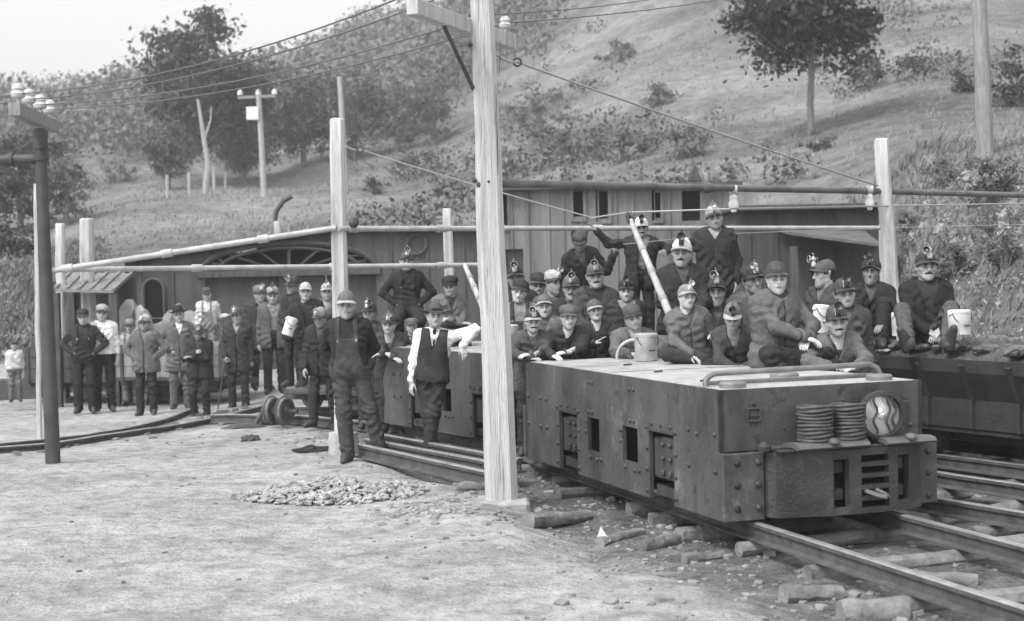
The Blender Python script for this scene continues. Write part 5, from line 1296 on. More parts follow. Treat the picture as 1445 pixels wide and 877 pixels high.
person(385, 418, 25.2, -.0, 'man in a pale open jacket, right of the pair by the flat truck', yaw=.2, arms=('down','down'), wear='openjacket', tone=.13, shirt=.22, legs=.06, hatk='soft', hatt=.3, lamp=2, st=.3, head=4)
person(413, 404, 24.0, .2, 'dark clad man turned sideways with a bright lamp, behind the man with the white pail', yaw=-.6, arms=('down','cross'), wear='jacket', tone=.05, shirt=.08, legs=.045, hatt=.08, lamp=2, st=.22, hatk='cap')
j = person(431, 413, 22.6, .12, 'man in a dark jacket holding out a white lunch pail under his arm', yaw=.1, lean=(-.1,.05), arms=('down','down'), wear='openjacket', tone=.05, shirt=.06, legs=.06, hatk='light', hatt=.4, lamp=0, armR=((-.24,-.28,-.33),(-.8,.2,-.5),'grip'), armL=((.42,-.06,-.18),(.3,.2,-1),'relax'), head=1)
w0 = j['M'] @ j['R'][2]; pail(w0+Vector((-.03,-.10,-.13)), .085, .28, 'white lunch pail held tilted by the man on the flat truck', tin_w, tilt=.35)
person(461, 413, 23.4, .15, 'man showing only head and shoulders left of the timber post, lamp on a pale cap', arms=('down','down'), wear='jacket', tone=.13, shirt=.3, legs=.06, hatk='light', hatt=.3, lamp=1, st=.3)
person(452, 449, 19.6, -.02, 'stooping man in dark work clothes with a bright cap badge, walking before the post', yaw=-.25, lean=(.08,.18), hp=.35, arms=('down','down'), wear='jacket', tone=.055, shirt=.1, legs=.055, hatk='cap', hatt=.25, lamp=1, st=.26,
    armR=((-.24,-.10,-.55),(-.6,.8,0),'relax'), legL=((.17,.05,-.85),(.1,-1,0),(.4,-1,0)), legR=((-.12,-.1,-.86),(-.1,-1,0),(-.6,-1,0)))
# -- overalls man with pipe, vest man
person(489, 432, 15.75, .0, 'tall man in denim bib overalls smoking a pipe with hands behind his back', yaw=0, lean=(-.03,.0), hy=.15, arms=('back','back'), wear='overalls', shirt=.05, legs=.08, hatk='light', hatt=.15, head=2, st=.34, pipe_=True, lamp=0,
    legL=((.30,-.02,-.86),(.25,-1,.1),(.6,-1,0)), legR=((-.03,-.12,-.88),(-.1,-1,0),(-.2,-1,0)), fat=1.0)
person(614, 448, 15.9, .0, 'man in a dark vest, tie and felt hat leaning one elbow on the rear locomotive', yaw=-.05, lean=(.10,-.03), sh=.06, hy=.05, arms=('ledge','down'), wear='vest', tone=.06, shirt=.72, legs=.065, hatk='fedora', hatt=.11, head=4, st=.38,
    armL=((.31,-.10,-.17),(.9,.1,.2),'relax',(.25,-.35,-.9)), armR=((-.27,-.08,-.56),(-.7,.6,0),'relax'), legL=((-.06,-.04,-.88),(.1,-1,0),(.2,-1,0)), legR=((.0,.06,-.9),(-.2,-1,0),(-.3,-1,0)))
# -- around the rear locomotive
person(521, 442, 19.3, -.0, 'man behind the smoker with a lamp hooked on the side of his cap', yaw=.1, arms=('down','down'), wear='overalls', shirt=.10, legs=.07, hatk='cap', hatt=.08, lamp=2, lampy=.9, st=.28)
person(549, 459, 18.2, .0, 'man leaning with folded arms on the left end of the rear locomotive, cap tipped back', yaw=-.05, lean=(.05,.55), arms=('fold','fold'), wear='jacket', tone=.08, shirt=.35, legs=.06, hatk='soft', hatt=.10, lamp=1, lampy=.5, hr=.12, head=6, st=.36)
person(581, 461, 18.6, .25, 'man in a flat cap peering over the rear locomotive between two others', lean=(0,.3), arms=('down','down'), wear='jacket', tone=.06, shirt=.12, legs=.05, hatk='news', hatt=.14, st=.35, hr=.1, head=0)
person(574, 370, 19.6, DECK, 'man standing high with both fists on his hips in front of the barn', yaw=.1, arms=('hips','hips'), wear='overalls', shirt=.045, legs=.05, hatk='cap', hatt=.12, lamp=2, st=.3, head=3, s=.93)
person(635, 405, 18.2, DECK, 'man in a dark flat cap and mid grey jacket sitting on the rear locomotive', pose='sit', yaw=.35, hy=-.25, arms=('cross','cross'), wear='jacket', tone=.16, shirt=.1, legs=.08, hatk='news', hatt=.05, head=6, st=.32, lean=(.02,.12))
# -- crowd between the locomotives
person(728, 394, 18.4, DECK-.05, 'man mostly hidden right of the tall pole, only his tall lamp and cap showing', arms=('down','down'), pose='sit', wear='jacket', tone=.06, legs=.05, hatk='cap', hatt=.06, lamp=2, st=.2)
person(733, 413, 16.6, .22, 'young man in overalls and tilted cap right beside the tall pole', arms=('down','down'), wear='overalls', shirt=.22, legs=.07, hatk='soft', hatt=.06, hr=.28, st=.42, head=1)
person(759, 404, 19.0, DECK-.2, 'smiling man far back in the crowd, left of the blurred pale cap', pose='sit', wear='jacket', tone=.05, legs=.05, hatk='soft', hatt=.06, lamp=0, st=.3, head=4)
person(782, 401, 18.3, DECK-.2, 'man in a blurred pale cap turning his head at the back of the crowd', pose='sit', hy=.4, wear='jacket', tone=.12, legs=.05, hatk='soft', hatt=.4, lamp=1, st=.3)
person(768, 434, 16.3, .15, 'man with only his face and white visored cap showing behind the front row', wear='jacket', tone=.16, legs=.05, hatk='light', hatt=.15, lamp=0, st=.4, head=6)
person(752, 455, 14.95, .12, 'man with a large cap lamp and folded arms, left end of the front row', yaw=.1, lean=(.02,.30), arms=('fold','fold'), armL=((-.06,-.42,-.2),(1,-.1,-.35),'relax',(-1,-.3,0)), armR=((-.1,-.40,-.235),(-1,-.1,-.35),'relax',(1,-.4,-.1)), wear='jacket', tone=.10, shirt=.12, legs=.05, hatk='light', hatt=.08, lamp=2, lampy=-.5, head=3, st=.36)
person(806, 408, 17.2, DECK-.15, 'moustached man in the second row with a bright tall lamp on his cap', pose='sit', arms=('lap','lap'), wear='jacket', tone=.055, legs=.05, hatk='cap', hatt=.14, lamp=2, head=5, st=.36)
person(840, 391, 16.9, DECK+.0, 'moustached man sitting upright with a big brass lamp, tallest of the seated men', pose='sit', arms=('lap','lap'), wear='openjacket', tone=.085, shirt=.06, legs=.05, hatk='cap', hatt=.13, lamp=2, lampy=-.3, head=3, st=.36)
person(818, 340, 18.2, DECK, 'man in a round cap standing bent behind the pale pipe, his face hidden', yaw=.2, lean=(-.25,.30), hp=.75, arms=('down','down'), wear='jacket', tone=.055, legs=.05, hatk='news', hatt=.10, st=.25, armL=((.42,-.15,-.02),(.2,.3,-1),'relax'), s=.95)
person(803, 449, 14.98, .10, 'man in a dark newsboy cap folding his arms on the deck, front row middle', lean=(0,.42), hp=.08, arms=('fold','fold'), wear='jacket', tone=.065, shirt=.04, legs=.05, hatk='news', hatt=.13, head=4, st=.40, fat=1.06,
    armL=((-.04,-.43,-.20),(1,-.1,-.35),'relax',(-1,-.45,-.1)), armR=((-.20,-.44,-.235),(-1,-.1,-.35),'relax',(.5,-.8,-.15)))
person(840, 440, 15.6, .2, 'young man in a tall cap behind the front row resting a hand on a shoulder', lean=(0,.25), arms=('cross','fold'), wear='jacket', tone=.07, shirt=.1, legs=.05, hatk='light', hatt=.13, head=1, st=.42, armR=((-.02,-.34,-.22),(-.8,-.1,-.9),'flat',(.6,-.5,.5)), armL=((.19,-.27,-.12),(.8,.1,-.9),'flat',(.3,-.8,-.1)))
person(884, 412, 16.3, .36, 'frowning man in a round dark lamp cap and dark jacket, right of the second row', arms=('down','down'), wear='openjacket', tone=.065, shirt=.25, legs=.05, hatk='soft', hatt=.06, lamp=3, head=6, st=.38, fat=1.1)
person(894, 450, 14.95, .05, 'man in a tilted cap crouching in the front row behind the tin pail', lean=(.0,.5), hr=-.18, hp=.05, arms=('fold','fold'), wear='jacket', tone=.15, shirt=.18, legs=.06, hatk='soft', hatt=.12, head=0, st=.34,
    armR=((-.05,-.42,-.21),(-1,-.2,-.4),'relax',(.8,-.5,0)), armL=((.17,-.42,-.20),(1,-.2,-.4),'relax',(-.6,-.7,0)))
# standing men at the back
person(905, 322, 17.3, DECK, 'man in a white lamp cap standing tall with one arm stretched out to the left', lean=(.03,.05), hy=-.1, hp=.1, arms=('down','down'), wear='openjacket', tone=.055, shirt=.2, legs=.05, hatk='light', hatt=.72, lamp=3, head=3, st=.26,
    armR=((-.62,-.12,.13),(0,.4,-1),'flat'), armL=((.33,-.08,-.18),(1,.2,-.5),'grip'))
j = person(962, 358, 15.45, .93, 'man in a white lamp cap sitting just left of the standing buttoned coat', pose='sit', arms=('lap','lap'), wear='jacket', tone=.055, legs=.05, hatk='light', hatt=.7, lamp=3, st=.34, head=5)
j = person(1008, 309, 16.0, .93, 'smiling man in a dark buttoned coat standing and holding a white pail', yaw=-.08, hr=-.06, arms=('down','down'), wear='jacket', tone=.06, shirt=.35, legs=.055, hatk='cap', hatt=.32, lamp=1, head=4, st=.36, vneck=.1, s=.94,
    armR=((-.27,-.10,-.42),(-.8,.6,0),'grip'), armL=((.24,-.05,-.55),(.5,.9,0),'relax'))
w0 = j['M'] @ j['R'][2]; pail(w0+Vector((.03,-.12,-.34)), .075, .30, 'white lunch pail hanging from the hand of the standing man in the buttoned coat', tin_w)
person(1010, 414, 15.4, DECK-.4, 'man whose dark cap and lamp show between two seated men on the deck', wear='jacket', pose='sit', tone=.055, legs=.05, hatk='cap', hatt=.09, lamp=2, lampy=-.6, st=.22, head=2)
person(1061, 397, 15.9, DECK-.25, 'man in a plain dark cap looking out behind the boy in the middle', pose='sit', hy=.3, wear='jacket', tone=.13, shirt=.16, legs=.05, hatk='soft', hatt=.08, lamp=1, lampy=-1.2, st=.28, head=2)
# seated on the front deck
person(969, 421, 13.9, DECK, 'man in a pale visored cap sitting cross legged by the trolley pole on the deck', pose='cross', yaw=.1, lean=(-.12,.18), hr=.08, arms=('knee','lap'), wear='jacket', tone=.15, shirt=.12, legs=.07, hatk='light', hatt=.22, lamp=1, head=1, st=.40,
    legL=((.30,-.25,.02),(.3,-.5,1),(.4,-.9,-.3)), legR=((.08,-.40,-.03),(-1,-.5,.2),(.9,-.5,0)), armL=((.25,-.22,-.25),(.6,.2,-.8),'relax'), armR=((-.02,-.30,-.44),(-.8,.2,-.4),'relax'))
person(1034, 448, 13.45, DECK, 'man bent forward on the deck looking down with hands clasped, big lamp on his cap', pose='cross', yaw=-.25, lean=(-.05,.75), hp=.42, hr=.05, arms=('lap','lap'), wear='jacket', tone=.085, shirt=.2, legs=.05, hatk='light', hatt=.16, lamp=3, head=6, st=.30,
    armL=((.14,-.16,-.37),(1,.3,0),'relax'), armR=((.06,-.19,-.40),(-1,.3,.2),'relax'))
person(1096, 394, 12.95, DECK, 'boy in a grubby light jacket and cap sitting upright on the deck facing the camera', pose='cross', yaw=.45, hy=-.42, arms=('cross','cross'), wear='jacket', tone=.135, shirt=.1, legs=.05, hatk='cap', hatt=.09, lamp=0, head=0, st=.46, lean=(-.02,.04), fat=1.08, vneck=.03,
    armL=((.12,-.30,-.36),(1,.0,-.3),'relax'), armR=((.05,-.36,-.34),(-.8,-.2,-.6),'relax'))
person(1163, 388, 14.9, .32, 'man in profile looking left with a lamp cap, behind the boy', yaw=-.9, hy=-.4, arms=('cross','down'), wear='jacket', tone=.08, shirt=.15, legs=.06, hatk='cap', hatt=.12, lamp=2, head=2, st=.34)
j = person(1192, 416, 13.9, .1, 'man with a lamp over his forehead standing behind the last leaning man at right', wear='jacket', tone=.085, shirt=.12, legs=.06, hatk='cap', hatt=.09, lamp=3, head=4, st=.33, arms=('down','cross'), armR=((-.22,-.24,-.26),(-.8,.2,-.6),'grip'))
w0 = at(1157,470,13.6); pail(w0, .075, .26, 'white lunch pail held beside the boy', tin_w, tilt=.1)
person(1181, 455, 12.75, .02, 'man at the front right leaning both elbows on the deck, bright lamp on his cap', yaw=.1, lean=(-.12,.45), hy=-.15, hp=.08, arms=('fold','fold'), wear='jacket', tone=.14, shirt=.1, legs=.06, hatk='cap', hatt=.10, lamp=3, head=3, st=.36,
    armL=((.04,-.40,-.24),(1,-.1,-.3),'relax',(-.8,-.5,0)), armR=((-.20,-.40,-.22),(-1,-.1,-.3),'relax',(.4,-.7,.1)))
q = None
# on the coal car
person(1229, 386, 15.4, 1.14, 'dark clad man sitting on the coal with his arms across his knees, left of two', pose='knees', yaw=-.3, hy=.1, arms=('knee','knee'), wear='jacket', tone=.045, legs=.05, hatk='soft', hatt=.06, lamp=3, lampy=-.7, st=.18, head=2)
person(1307, 378, 14.7, 1.14, 'smiling moustached man sitting on the coal with his boot soles toward the camera', pose='knees', yaw=-.05, arms=('lap','lap'), wear='openjacket', tone=.04, shirt=.06, legs=.11, hatk='cap', hatt=.07, lamp=2, lampy=-.8, head=5, st=.32, 
    legL=((.05,-.62,-.02),(.3,-.2,1),(.1,-.25,1)), legR=((-.30,-.60,-.02),(-.4,-.2,1),(-.3,-.25,1)))
for (u,v,Y,lab,r,h) in ((1354,472,14.1,'white lunch pail on the coal to the right of the smiling man',.105,.235),(1272,474,14.9,'white lunch pail on the coal between the two men',.095,.24)):
    p = at(u,v,Y); pail(p, r, h, lab, tin_w)
p = at(722,488,15.4); pail(p, .075,.22,'tin pail just right of the tall pole on the rear locomotive')
q = MB()

# ================================================================== vegetation
def leaf_mat(name, c, var=.45): return mat(name, c, .9, var, .9, 0, detail=4)
L_dark = leaf_mat('leaves_dark', .085); L_mid = leaf_mat('leaves_mid', .14); L_lite = leaf_mat('leaves_pale', .18); bark = mat('bark', .2, .9, .35, 6, .6, 20, stretch=(4,4,.5)); bark_p = mat('bark_pale', .4, .9, .25, 6, .6, 20, stretch=(4,4,.5))
grass_m = mat('grass_blades', .24, .9, .35, .35, 0, detail=6); weed_m = mat('weed_leaves', .2, .9, .5, .6, 0)
def quads(C, S, rng, up=.0, asp=.55):
    n = len(C); a = rng.normal(size=(n,3)); a /= np.linalg.norm(a,axis=1)[:,None]; b = rng.normal(size=(n,3)); b -= a*(a*b).sum(1)[:,None]; b /= np.linalg.norm(b,axis=1)[:,None]
    a = a*S[:,None]; b = b*S[:,None]*asp
    V = np.stack([C-a, C-b*.9+a*.1, C+a, C+b], 1).reshape(-1,3); return V, np.arange(4*n).reshape(-1,4)
def crown_pts(rng, n, cl, lo, hi, sh, spread):
    """clumps inside an uneven ellipsoidal crown"""
    cen = []; c0 = (np.array(lo)+hi)/2; h = (np.array(hi)-lo)/2
    while len(cen) < cl:
        p = rng.uniform(-1,1,3); r = np.linalg.norm(p)
        if r < 1 and r > .25: cen.append(c0+h*p*(.8+.3*rng.random()))
    cen = np.array(cen); k = rng.integers(0, cl, n); sz = rng.uniform(.5,1.3,cl)*spread
    d = rng.normal(size=(n,3))*.5; d[:,2] *= .6; return cen[k]+d*sz[k][:,None], cen
def tree(u, v, top_v, wpx, label, mleaf, trunk=bark, tr_px=9, crown_from=.3, n=6000, cl=45, seed=0, name='tree', leaf=.1, Y=None, du=0, group='trees on the hillside'):
    rng = np.random.default_rng(seed+100); B = hit(u, v) if Y is None else Vector((at(u,v,Y).x, Y, T(at(u,v,Y).x, Y))); Yb = B.y
    h = (v-top_v)/FPX*Yb; w_ = wpx/FPX*Yb; root = empty(name, B); tag(root, label, 'tree', group); r = tr_px/FPX*Yb/2
    q = MB(); P = [Vector((0,0,-.5))]+[Vector((math.sin(k*1.3+seed)*r*.5+du/FPX*Yb*k/6, math.cos(k*1.7+seed)*r*.5, h*.88*k/6)) for k in range(1,7)]
    q.tube(P, [r*1.15,r*1.05,r*.95,r*.88,r*.78,r*.6,r*.3], 10, wob=.1); tk = q.build('trunk', trunk, root, True)
    C, cen = crown_pts(rng, n, cl, (-w_/2+du/FPX*Yb,-w_/2,h*crown_from), (w_/2+du/FPX*Yb,w_/2,h*.97), 0, h*leaf*1.3)
    q = MB()
    for c in cen[::2]:
        t = min(5.5, max(1.5, (c[2]/h*.7)*6)); i = int(t); p0 = P[i].lerp(P[min(i+1,6)], t-i); c = Vector(c); q.tube([p0, p0.lerp(c,.5)+Vector((0,0,-.03*h)), c], [r*.22,r*.13,r*.05], 5)
    q.build('limb', trunk, root, True)['kind'] = 'stuff'
    V, F = quads(C, rng.uniform(.5,1.4,n)*h*leaf*.17, rng); link('crown', fast_mesh('crown', V, F, mleaf), root); return root
def bush(u, v, wpx, hpx, label, mleaf, n=900, seed=0, Y=None, cl=14, group='bushes on the hillside'):
    rng = np.random.default_rng(seed+500); B = hit(u, v); Yb = B.y; w_ = wpx/FPX*Yb; h = hpx/FPX*Yb
    root = empty('bush', B); tag(root, label, 'bush', group)
    C, cen = crown_pts(rng, n, cl, (-w_/2,-w_*.35,-.1*h), (w_/2,w_*.35,h*.9), 0, max(h,w_*.4)*.28); V, F = quads(C, rng.uniform(.5,1.3,n)*min(h,w_)*.055, rng)
    link('foliage', fast_mesh('foliage', V, F, mleaf), root); q = MB()
    for c in cen: q.tube([(0,0,-.1), tuple(Vector(c)*.5+Vector((0,0,.05))), tuple(c)], [.02*h+.01,.012*h+.005,.005], 5)
    q.build('stem', bark, root)['kind'] = 'stuff'; return root
tree(291, 262, 14, 165, 'big dark leafy tree with a pale bare trunk at the upper left', L_dark, bark_p, 10, .2, 15000, 62, 1, leaf=.105)
tree(238, 268, 165, 70, 'lower dark tree just left of the big one', L_mid, bark, 8, .1, 8000, 50, 2)
tree(345, 255, 120, 100, 'dark tree behind the pole with three insulators', L_mid, bark, 8, .08, 9000, 60, 3)
tree(430, 235, 100, 110, 'dark round tree left of the distant grey post', L_dark, bark, 8, .08, 9000, 60, 4)
tree(500, 225, 95, 110, 'tree with a pale crown behind the timber post', L_mid, bark, 8, .1, 9000, 60, 5)
tree(560, 215, 110, 90, 'low tree left of the tall pole', L_mid, bark, 8, .05, 6000, 40, 6)
tree(612, 205, 90, 90, 'broad tree close behind the tall pole', L_mid, bark, 8, .05, 6000, 40, 7)
tree(30, 330, 175, 150, 'dark leafy tree at the left edge behind the iron pole', L_dark, bark, 8, .05, 9000, 60, 8)
tree(95, 318, 215, 90, 'smaller bushy tree right of the iron pole', L_mid, bark, 7, .05, 6000, 40, 9)
tree(760, 205, 130, 100, 'low round tree right of the tall pole', L_mid, bark, 7, .05, 5000, 36, 10)
tree(1146, 192, -120, 225, 'dark tree with a thin straight trunk at the upper right', L_dark, bark, 9, .30, 20000, 58, 11, leaf=.095, du=-4)
lab = ['round dark bush below the distant grey post','small dark bush left of the tall pole','wide bush on the slope right of the tall pole','bush above the windows of the pale building','bush on the slope left of the thin trunked tree','low bush at the foot of the thin trunked tree','large dark bush between the tree and the right hand pole','second dark bush between the tree and the right hand pole','dark bush against the right hand pole','bush at the right edge under the corner tree','small bush in the middle of the open slope','low scrubby bush high on the open slope','pale bush on the slope above the hall roof','bush at the left behind the slim post','bush beside the white track on the left hill','pale weeds on top of the rock bank at right','dark weeds hanging over the rock bank at right','bush near the barn roof corner','dark bush growing out of the rock bank above the smiling man','leafy bush on the rock bank at the right edge','small dark bush on the rock bank beside the right hand post','low bush under the dark pipe at the right edge']
sp = [(532,275,42,28,L_dark),(590,250,70,45,L_mid),(800,232,120,60,L_mid),(880,230,90,50,L_mid),(960,225,100,55,L_mid),(1150,215,60,30,L_dark),(1230,125,90,50,L_dark),(1300,105,70,35,L_dark),(1375,130,60,45,L_dark),(1440,150,70,90,L_dark),(930,150,60,35,L_mid),(870,90,70,35,L_mid),(1000,262,90,35,L_lite),(15,370,70,75,L_dark),(170,258,50,35,L_lite),(1330,262,100,40,L_mid),(1410,290,80,60,L_dark),(700,250,90,45,L_mid),(1345,400,60,50,L_dark),(1420,385,70,55,L_mid),(1290,330,50,35,L_dark),(1400,330,70,30,L_mid)]
for i, (a, b, c_, d_, m_) in enumerate(sp): bush(a, b, c_, d_, lab[i], m_, 1100, i)
# distant woodland: one mass
B = hit(288, 266); B.x *= (B.y-4)/B.y; B.y -= 4; B.z = T(B.x, B.y); dt = empty('bare_trunk', B); tag(dt, 'pale bare dead trunk standing before the big dark tree', 'tree'); hh = 132/FPX*B.y
q = MB(); q.tube([(0,0,-.3),(.05*hh,0,hh*.3),(.01*hh,0,hh*.6),(-.04*hh,0,hh)], [.13,.12,.10,.06], 9, wob=.15); q.build('trunk', bark_p, dt, True)
q = MB(); q.tube([(.01*hh,0,hh*.55),(.09*hh,0,hh*.78),(.10*hh,0,hh*.92)], [.06,.04,.02], 6); q.build('limb', bark_p, dt, True)
rng = np.random.default_rng(77); Cs = []; Ss = []
for k in range(1500):
    u = rng.uniform(-150, 1050); Y = rng.uniform(105, 300); x = (u-CU)/FPX*Y; z = T(x, Y)
    dens = .95 if u < 620 else max(.12, .9-(u-620)/450)
    if rng.random() > dens*(.12+.45*(Y > 130)): continue
    h = rng.uniform(4.5, 9.5); n = 260; d = rng.normal(size=(n,3)); d /= np.linalg.norm(d,axis=1)[:,None]; d *= rng.random((n,1))**.4; 
    Cs.append(np.array((x,Y,z+h*.45))+d*np.array((h*.42,h*.42,h*.52))); Ss.append(rng.uniform(.3,.8,n)*h*.055)
C = np.concatenate(Cs); S_ = np.concatenate(Ss); V, F = quads(C, S_, rng, asp=.8); tag(link('woodland', fast_mesh('woodland', V, F, mat('woodland_leaves', .18, .9, .5, .06, 0, detail=8))), 'hazy far woodland covering the hill', 'woodland', kind='stuff')
# scrub on the open right slope
Cs = []; Ss = []
for k in range(900):
    u = rng.uniform(500, 1550); v = rng.uniform(-20, 260); p = hit(u, v, 34, 200) if False else None
    Y = 38+ (rng.random()**1.5)*120; x = (u-CU)/FPX*Y; z = T(x, Y)
    if math.sin(x*.35+1)+math.sin(Y*.22+x*.1)+rng.normal()*.5 < .3: continue
    h = rng.uniform(.25,.9)*(1+Y/120); n = 60; d = rng.normal(size=(n,3)); d /= np.linalg.norm(d,axis=1)[:,None]; d *= rng.random((n,1))**.4
    Cs.append(np.array((x,Y,z+h*.35))+d*np.array((h*.8,h*.6,h*.5))); Ss.append(rng.uniform(.4,1.,n)*h*.12)
C = np.concatenate(Cs); S_ = np.concatenate(Ss); V, F = quads(C, S_, rng, asp=.7); tag(link('scrub', fast_mesh('scrub', V, F, L_mid)), 'low scrub scattered over the grassy slope', 'scrub', kind='stuff')
# grass: slanting blades on the banks and slopes
def blades(n, fu, fY, hmin, hmax, wd, name, label, m, seed):
    rng = np.random.default_rng(seed); u = fu(rng, n); Y = fY(rng, n); x = (u-CU)/FPX*Y; z = terr(x, Y); keep = z > .35; x, Y, z = x[keep], Y[keep], z[keep]; n = len(x)
    h = rng.uniform(hmin, hmax, n)*(1+Y/160)*(.7+.5*np.abs(nz2(x,Y,.9,31))); az = rng.uniform(0, 2*PI, n); lean = rng.normal(0,.3,(n,2))*h[:,None]+np.stack([h*.18, h*0],1); w_ = wd*(1+Y/70)*rng.uniform(.6,1.4,n)
    dx, dy = np.cos(az)*w_, np.sin(az)*w_; b = np.stack([x,Y,z-.03],1)
    V = np.stack([b-np.stack([dx,dy,0*dx],1), b+np.stack([dx,dy,0*dx],1), b+np.stack([lean[:,0]*.5+dx*.7,lean[:,1]*.5+dy*.7,h*.6],1), b+np.stack([lean[:,0],lean[:,1],h],1)],1).reshape(-1,3)
    tag(link(name, fast_mesh(name, V, np.arange(4*n).reshape(-1,4), m)), label, 'grass', kind='stuff')
blades(45000, lambda r,n: r.uniform(-100,1560,n), lambda r,n: 24+80*r.random(n)**1.7, .04, .15, .016, 'grass', 'tall grass covering the bank and slope behind the buildings', grass_m, 41)
blades(10000, lambda r,n: r.uniform(1190,1600,n), lambda r,n: 18+18*r.random(n), .06, .24, .018, 'weeds', 'pale weeds hanging on the rock bank at right', weed_m, 42)
blades(16000, lambda r,n: r.uniform(-200,150,n), lambda r,n: 30+16*r.random(n), .06, .25, .02, 'weeds', 'pale weeds on the bank at far left', weed_m, 43)
# rocks and leafy weeds on the right bank
def stone(q, c, r, rng, n=5):
    b = len(q.v); q.sphere((0,0,0), r, n, (rng.uniform(.8,1.4), rng.uniform(.6,1.1), rng.uniform(.45,.9))); M = Matrix.Translation(c) @ Matrix.Rotation(rng.uniform(0,6),4,'Z') @ Matrix.Rotation(rng.uniform(-.6,.6),4,'X')
    k = n+2
    for i in range(b, len(q.v)):
        ring = (i-b)//k; 
        if ring in (0,n): j = np.zeros(3)
        else: j = rng.normal(size=3)*r*.16
        q.v[i] = tuple(M @ (Vector(q.v[i])+Vector(j)))
q = MB(); rng = np.random.default_rng(9)
for k in range(420):
    u = rng.uniform(1235, 1560); Y = rng.uniform(19, 27.5); x = (u-CU)/FPX*Y; z = T(x,Y)
    if z < .3 or math.sin(x*1.7)+math.sin(z*2.3+x) < -.3: continue
    r = rng.uniform(.03,.10)*(2.2 if rng.random() < .14 else 1); stone(q, Vector((x,Y-.03,z)), r, rng)
tag(q.build('rocks', mat('rock', .30, .9, .45, 3, .8, 14, dist=.03)), 'pale broken rocks on the cut bank at right', 'rocks', kind='stuff')
def clumps(n, fu, fY, name, label, m, seed, hs=.14, per=26):
    rng = np.random.default_rng(seed); Cs = []; Ss = []
    for k in range(n):
        u = fu(rng); Y = fY(rng); x = (u-CU)/FPX*Y; z = T(x,Y)
        if z < .3: continue
        h = rng.uniform(.5,1.6)*hs; d = rng.normal(size=(per,3))*.55; Cs.append(np.array((x,Y-.02,z+h*.4))+d*h); Ss.append(rng.uniform(.4,1.1,per)*h*.30)
    C = np.concatenate(Cs); S_ = np.concatenate(Ss); V, F = quads(C, S_, rng, asp=.45); tag(link(name, fast_mesh(name, V, F, m)), label, 'weeds', kind='stuff')
clumps(420, lambda r: r.uniform(1225,1600), lambda r: 18.5+10*r.random(), 'ground_cover', 'dark leafy ground cover on the rock bank at right', L_mid, 61)
clumps(350, lambda r: r.uniform(1225,1600), lambda r: 18.5+10*r.random(), 'ground_cover', 'pale leafy ground cover on the rock bank at right', mat('pale_leaf', .3,.9,.4,1,0), 62, .11)
clumps(350, lambda r: r.uniform(-200,160), lambda r: 30+12*r.random(), 'ground_cover', 'pale leafy ground cover on the far left bank', L_lite, 63, .2)
# distant poles on the hill
def hillpole(u, v, tv, wpx, label, bars=True, m=bark_p):
    B = hit(u, v); Yb = B.y; h = (v-tv)/FPX*Yb; r = wpx/FPX*Yb/2; root = empty('utility_pole', B); tag(root, label, 'utility pole'); q = MB(); q.tube([(0,0,-.3),(-.012*h,0,h*.5),(-.03*h,0,h)], [r,r*.9,r*.8], 10); q.build('shaft', m, root, True)
    if bars:
        zz = h*.93; q = MB(); q.bar((-.22*h,0,zz),(.14*h,0,zz+.01*h),r*.9,r*.9); arm = q.build('crossarm', wood_grey, root)
        for t in (-.2,-.03,.12): q = MB(); q.lathe([(r*.3,0),(r*.9,r*.4),(r*.8,r*1.4),(r*.3,r*2)], 8, Matrix.Translation((t*h,0,zz+r*.5))); q.build('insulator', mat('porcelain',.65), arm, True)
        q = MB(); q.box(-.14*h,-.03*h,-r*1.4,-r*1.05,h*.72,h*.84); q.build('transformer', tin_w, root)
    return root
hillpole(373, 279, 128, 9, 'distant pole with three white insulators before the dark trees')
hillpole(488, 270, 110, 9, 'distant plain grey pole behind the timber post', False)
hillpole(1391, 226, -60, 24, 'thick bare pole standing on the slope at the upper right', False, wood_grey)
for k, (u, v) in enumerate(((236,280),(267,276),(302,268),(318,266))):
    B = hit(u,v); q = MB(); q.tube([(0,0,-.2),(.03,0,1.0)], .07, 7); o = q.build('fence_post', bark_p, None, True, B); tag(o, ['leftmost of four fence posts under the big tree','second from the left of four fence posts under the big tree','third from the left of four fence posts under the big tree','rightmost of four fence posts under the big tree'][k], 'fence post')
# curved pipe on the barn roof
P = [at(u_, v_, 31) for u_, v_ in ((388,312),(390,298),(400,284),(412,277))]; q = MB(); q.tube(P, .05, 8); tag(q.build('vent_pipe', iron_pipe, None, True), 'thin curved vent pipe rising behind the barn roof', 'vent pipe')

# ================================================================== stones and litter
rng = np.random.default_rng(21)
c = gp(468, 700, .0); q = MB()
for k in range(1500):
    a = rng.uniform(0,2*PI); rr_ = rng.random()**.55; x = c.x+rr_*.88*math.cos(a)*1.0; y = c.y+rr_*.50*math.sin(a); z = .17*(1-rr_)**.8*1.0+rng.uniform(-.01,.015)
    s_ = rng.uniform(.010,.030)*(1.5 if rng.random()<.1 else 1); M = Matrix.Translation((x,y,z+T(x,y))) @ Matrix.Rotation(rng.uniform(0,6),4,'Z') @ Matrix.Rotation(rng.uniform(-.7,.7),4,'X') @ Matrix.Rotation(rng.uniform(-.6,.6),4,'Y'); q.box(-s_*1.3,s_*1.3,-s_,s_,-s_*.4,s_*.4,M,s_*.3)
tag(q.build('pebble_heap', mat('stone_chips', .31, .9, .6, 9, .4, 40)), 'low heap of pale stone chips on the pad left of the tall pole', 'stone heap', kind='stuff')
q = MB()
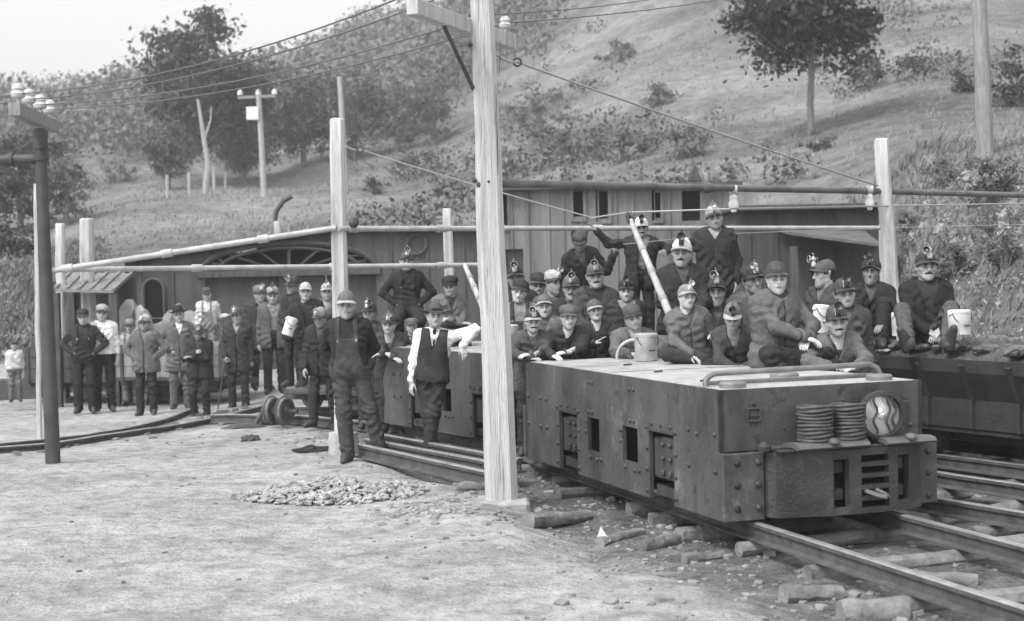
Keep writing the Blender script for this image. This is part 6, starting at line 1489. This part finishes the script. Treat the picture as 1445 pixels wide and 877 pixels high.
for k in range(160):
    u = rng.normal(620, 45); v = rng.normal(722, 9); p = gp(u, v); s_ = rng.uniform(.008,.028); M = Matrix.Translation((p.x,p.y,T(p.x,p.y)+s_*.2)) @ Matrix.Rotation(rng.uniform(0,6),4,'Z') @ Matrix.Rotation(rng.uniform(-.5,.5),4,'X'); q.box(-s_*1.4,s_*1.4,-s_,s_,-s_*.4,s_*.5,M,s_*.3)
for k in range(2200):
    y = 8+12*rng.random()**1.3; e = rng.normal(.3,.8); x = 1.48-.343*(y-10.7)-.35+e
    if rng.random() < .35: x += 2.6+rng.random()*2.0
    s_ = rng.uniform(.005,.018)*(2.0 if rng.random()<.05 else 1); M = Matrix.Translation((x,y,T(x,y)+s_*.2)) @ Matrix.Rotation(rng.uniform(0,6),4,'Z') @ Matrix.Rotation(rng.uniform(-.5,.5),4,'X'); q.box(-s_*1.4,s_*1.4,-s_,s_,-s_*.5,s_*.6,M,s_*.15)
tag(q.build('gravel', mat('gravel_stone', .24, .9, .5, 3, .4, 40)), 'loose stones along the rails and pad', 'gravel', kind='stuff')
q = MB()
for k in range(190):
    y = 8+12*rng.random(); x = rng.uniform(-4.5,1.5); 
    if x > 1.48-.343*(y-10.7)-.6: continue
    s_ = rng.uniform(.005,.016); M = Matrix.Translation((x,y,T(x,y)+s_*.2)) @ Matrix.Rotation(rng.uniform(0,6),4,'Z') @ Matrix.Rotation(rng.uniform(-.4,.4),4,'X'); q.box(-s_*(3 if rng.random()<.2 else 1.4),s_*1.6,-s_,s_,-s_*.5,s_*.5,M,s_*.3)
for k in range(120):
    t = rng.random(); u = 20+t*330; v = 640-60*t+rng.normal(0,7); p = gp(u,v,-.1); s_ = rng.uniform(.015,.05); M = Matrix.Translation((p.x,p.y,T(p.x,p.y)+s_*.2)) @ Matrix.Rotation(rng.uniform(0,6),4,'Z'); q.box(-s_*1.4,s_*1.4,-s_,s_,-s_*.5,s_*.5,M,s_*.3)
tag(q.build('litter', mat('dark_stones', .14, .9, .7, 2, .4, 40)), 'small dark stones and splinters strewn on the trodden earth', 'litter', kind='stuff')

# ================================================================== air
hz_m = bpy.data.materials.new('haze_air'); hz_m.use_nodes = True; N_ = hz_m.node_tree
for n_ in list(N_.nodes):
    if n_.type != 'OUTPUT_MATERIAL': N_.nodes.remove(n_)
pv = N_.nodes.new('ShaderNodeVolumePrincipled'); pv.inputs['Color'].default_value = (.92,.92,.92,1); pv.inputs['Density'].default_value = .0013; pv.inputs['Anisotropy'].default_value = 0.0
N_.links.new(pv.outputs[0], [n_ for n_ in N_.nodes if n_.type == 'OUTPUT_MATERIAL'][0].inputs['Volume'])
q = MB(); q.box(-440,440,-70,440,-3,150); ho = q.build('haze', hz_m); tag(ho, kind='stuff')
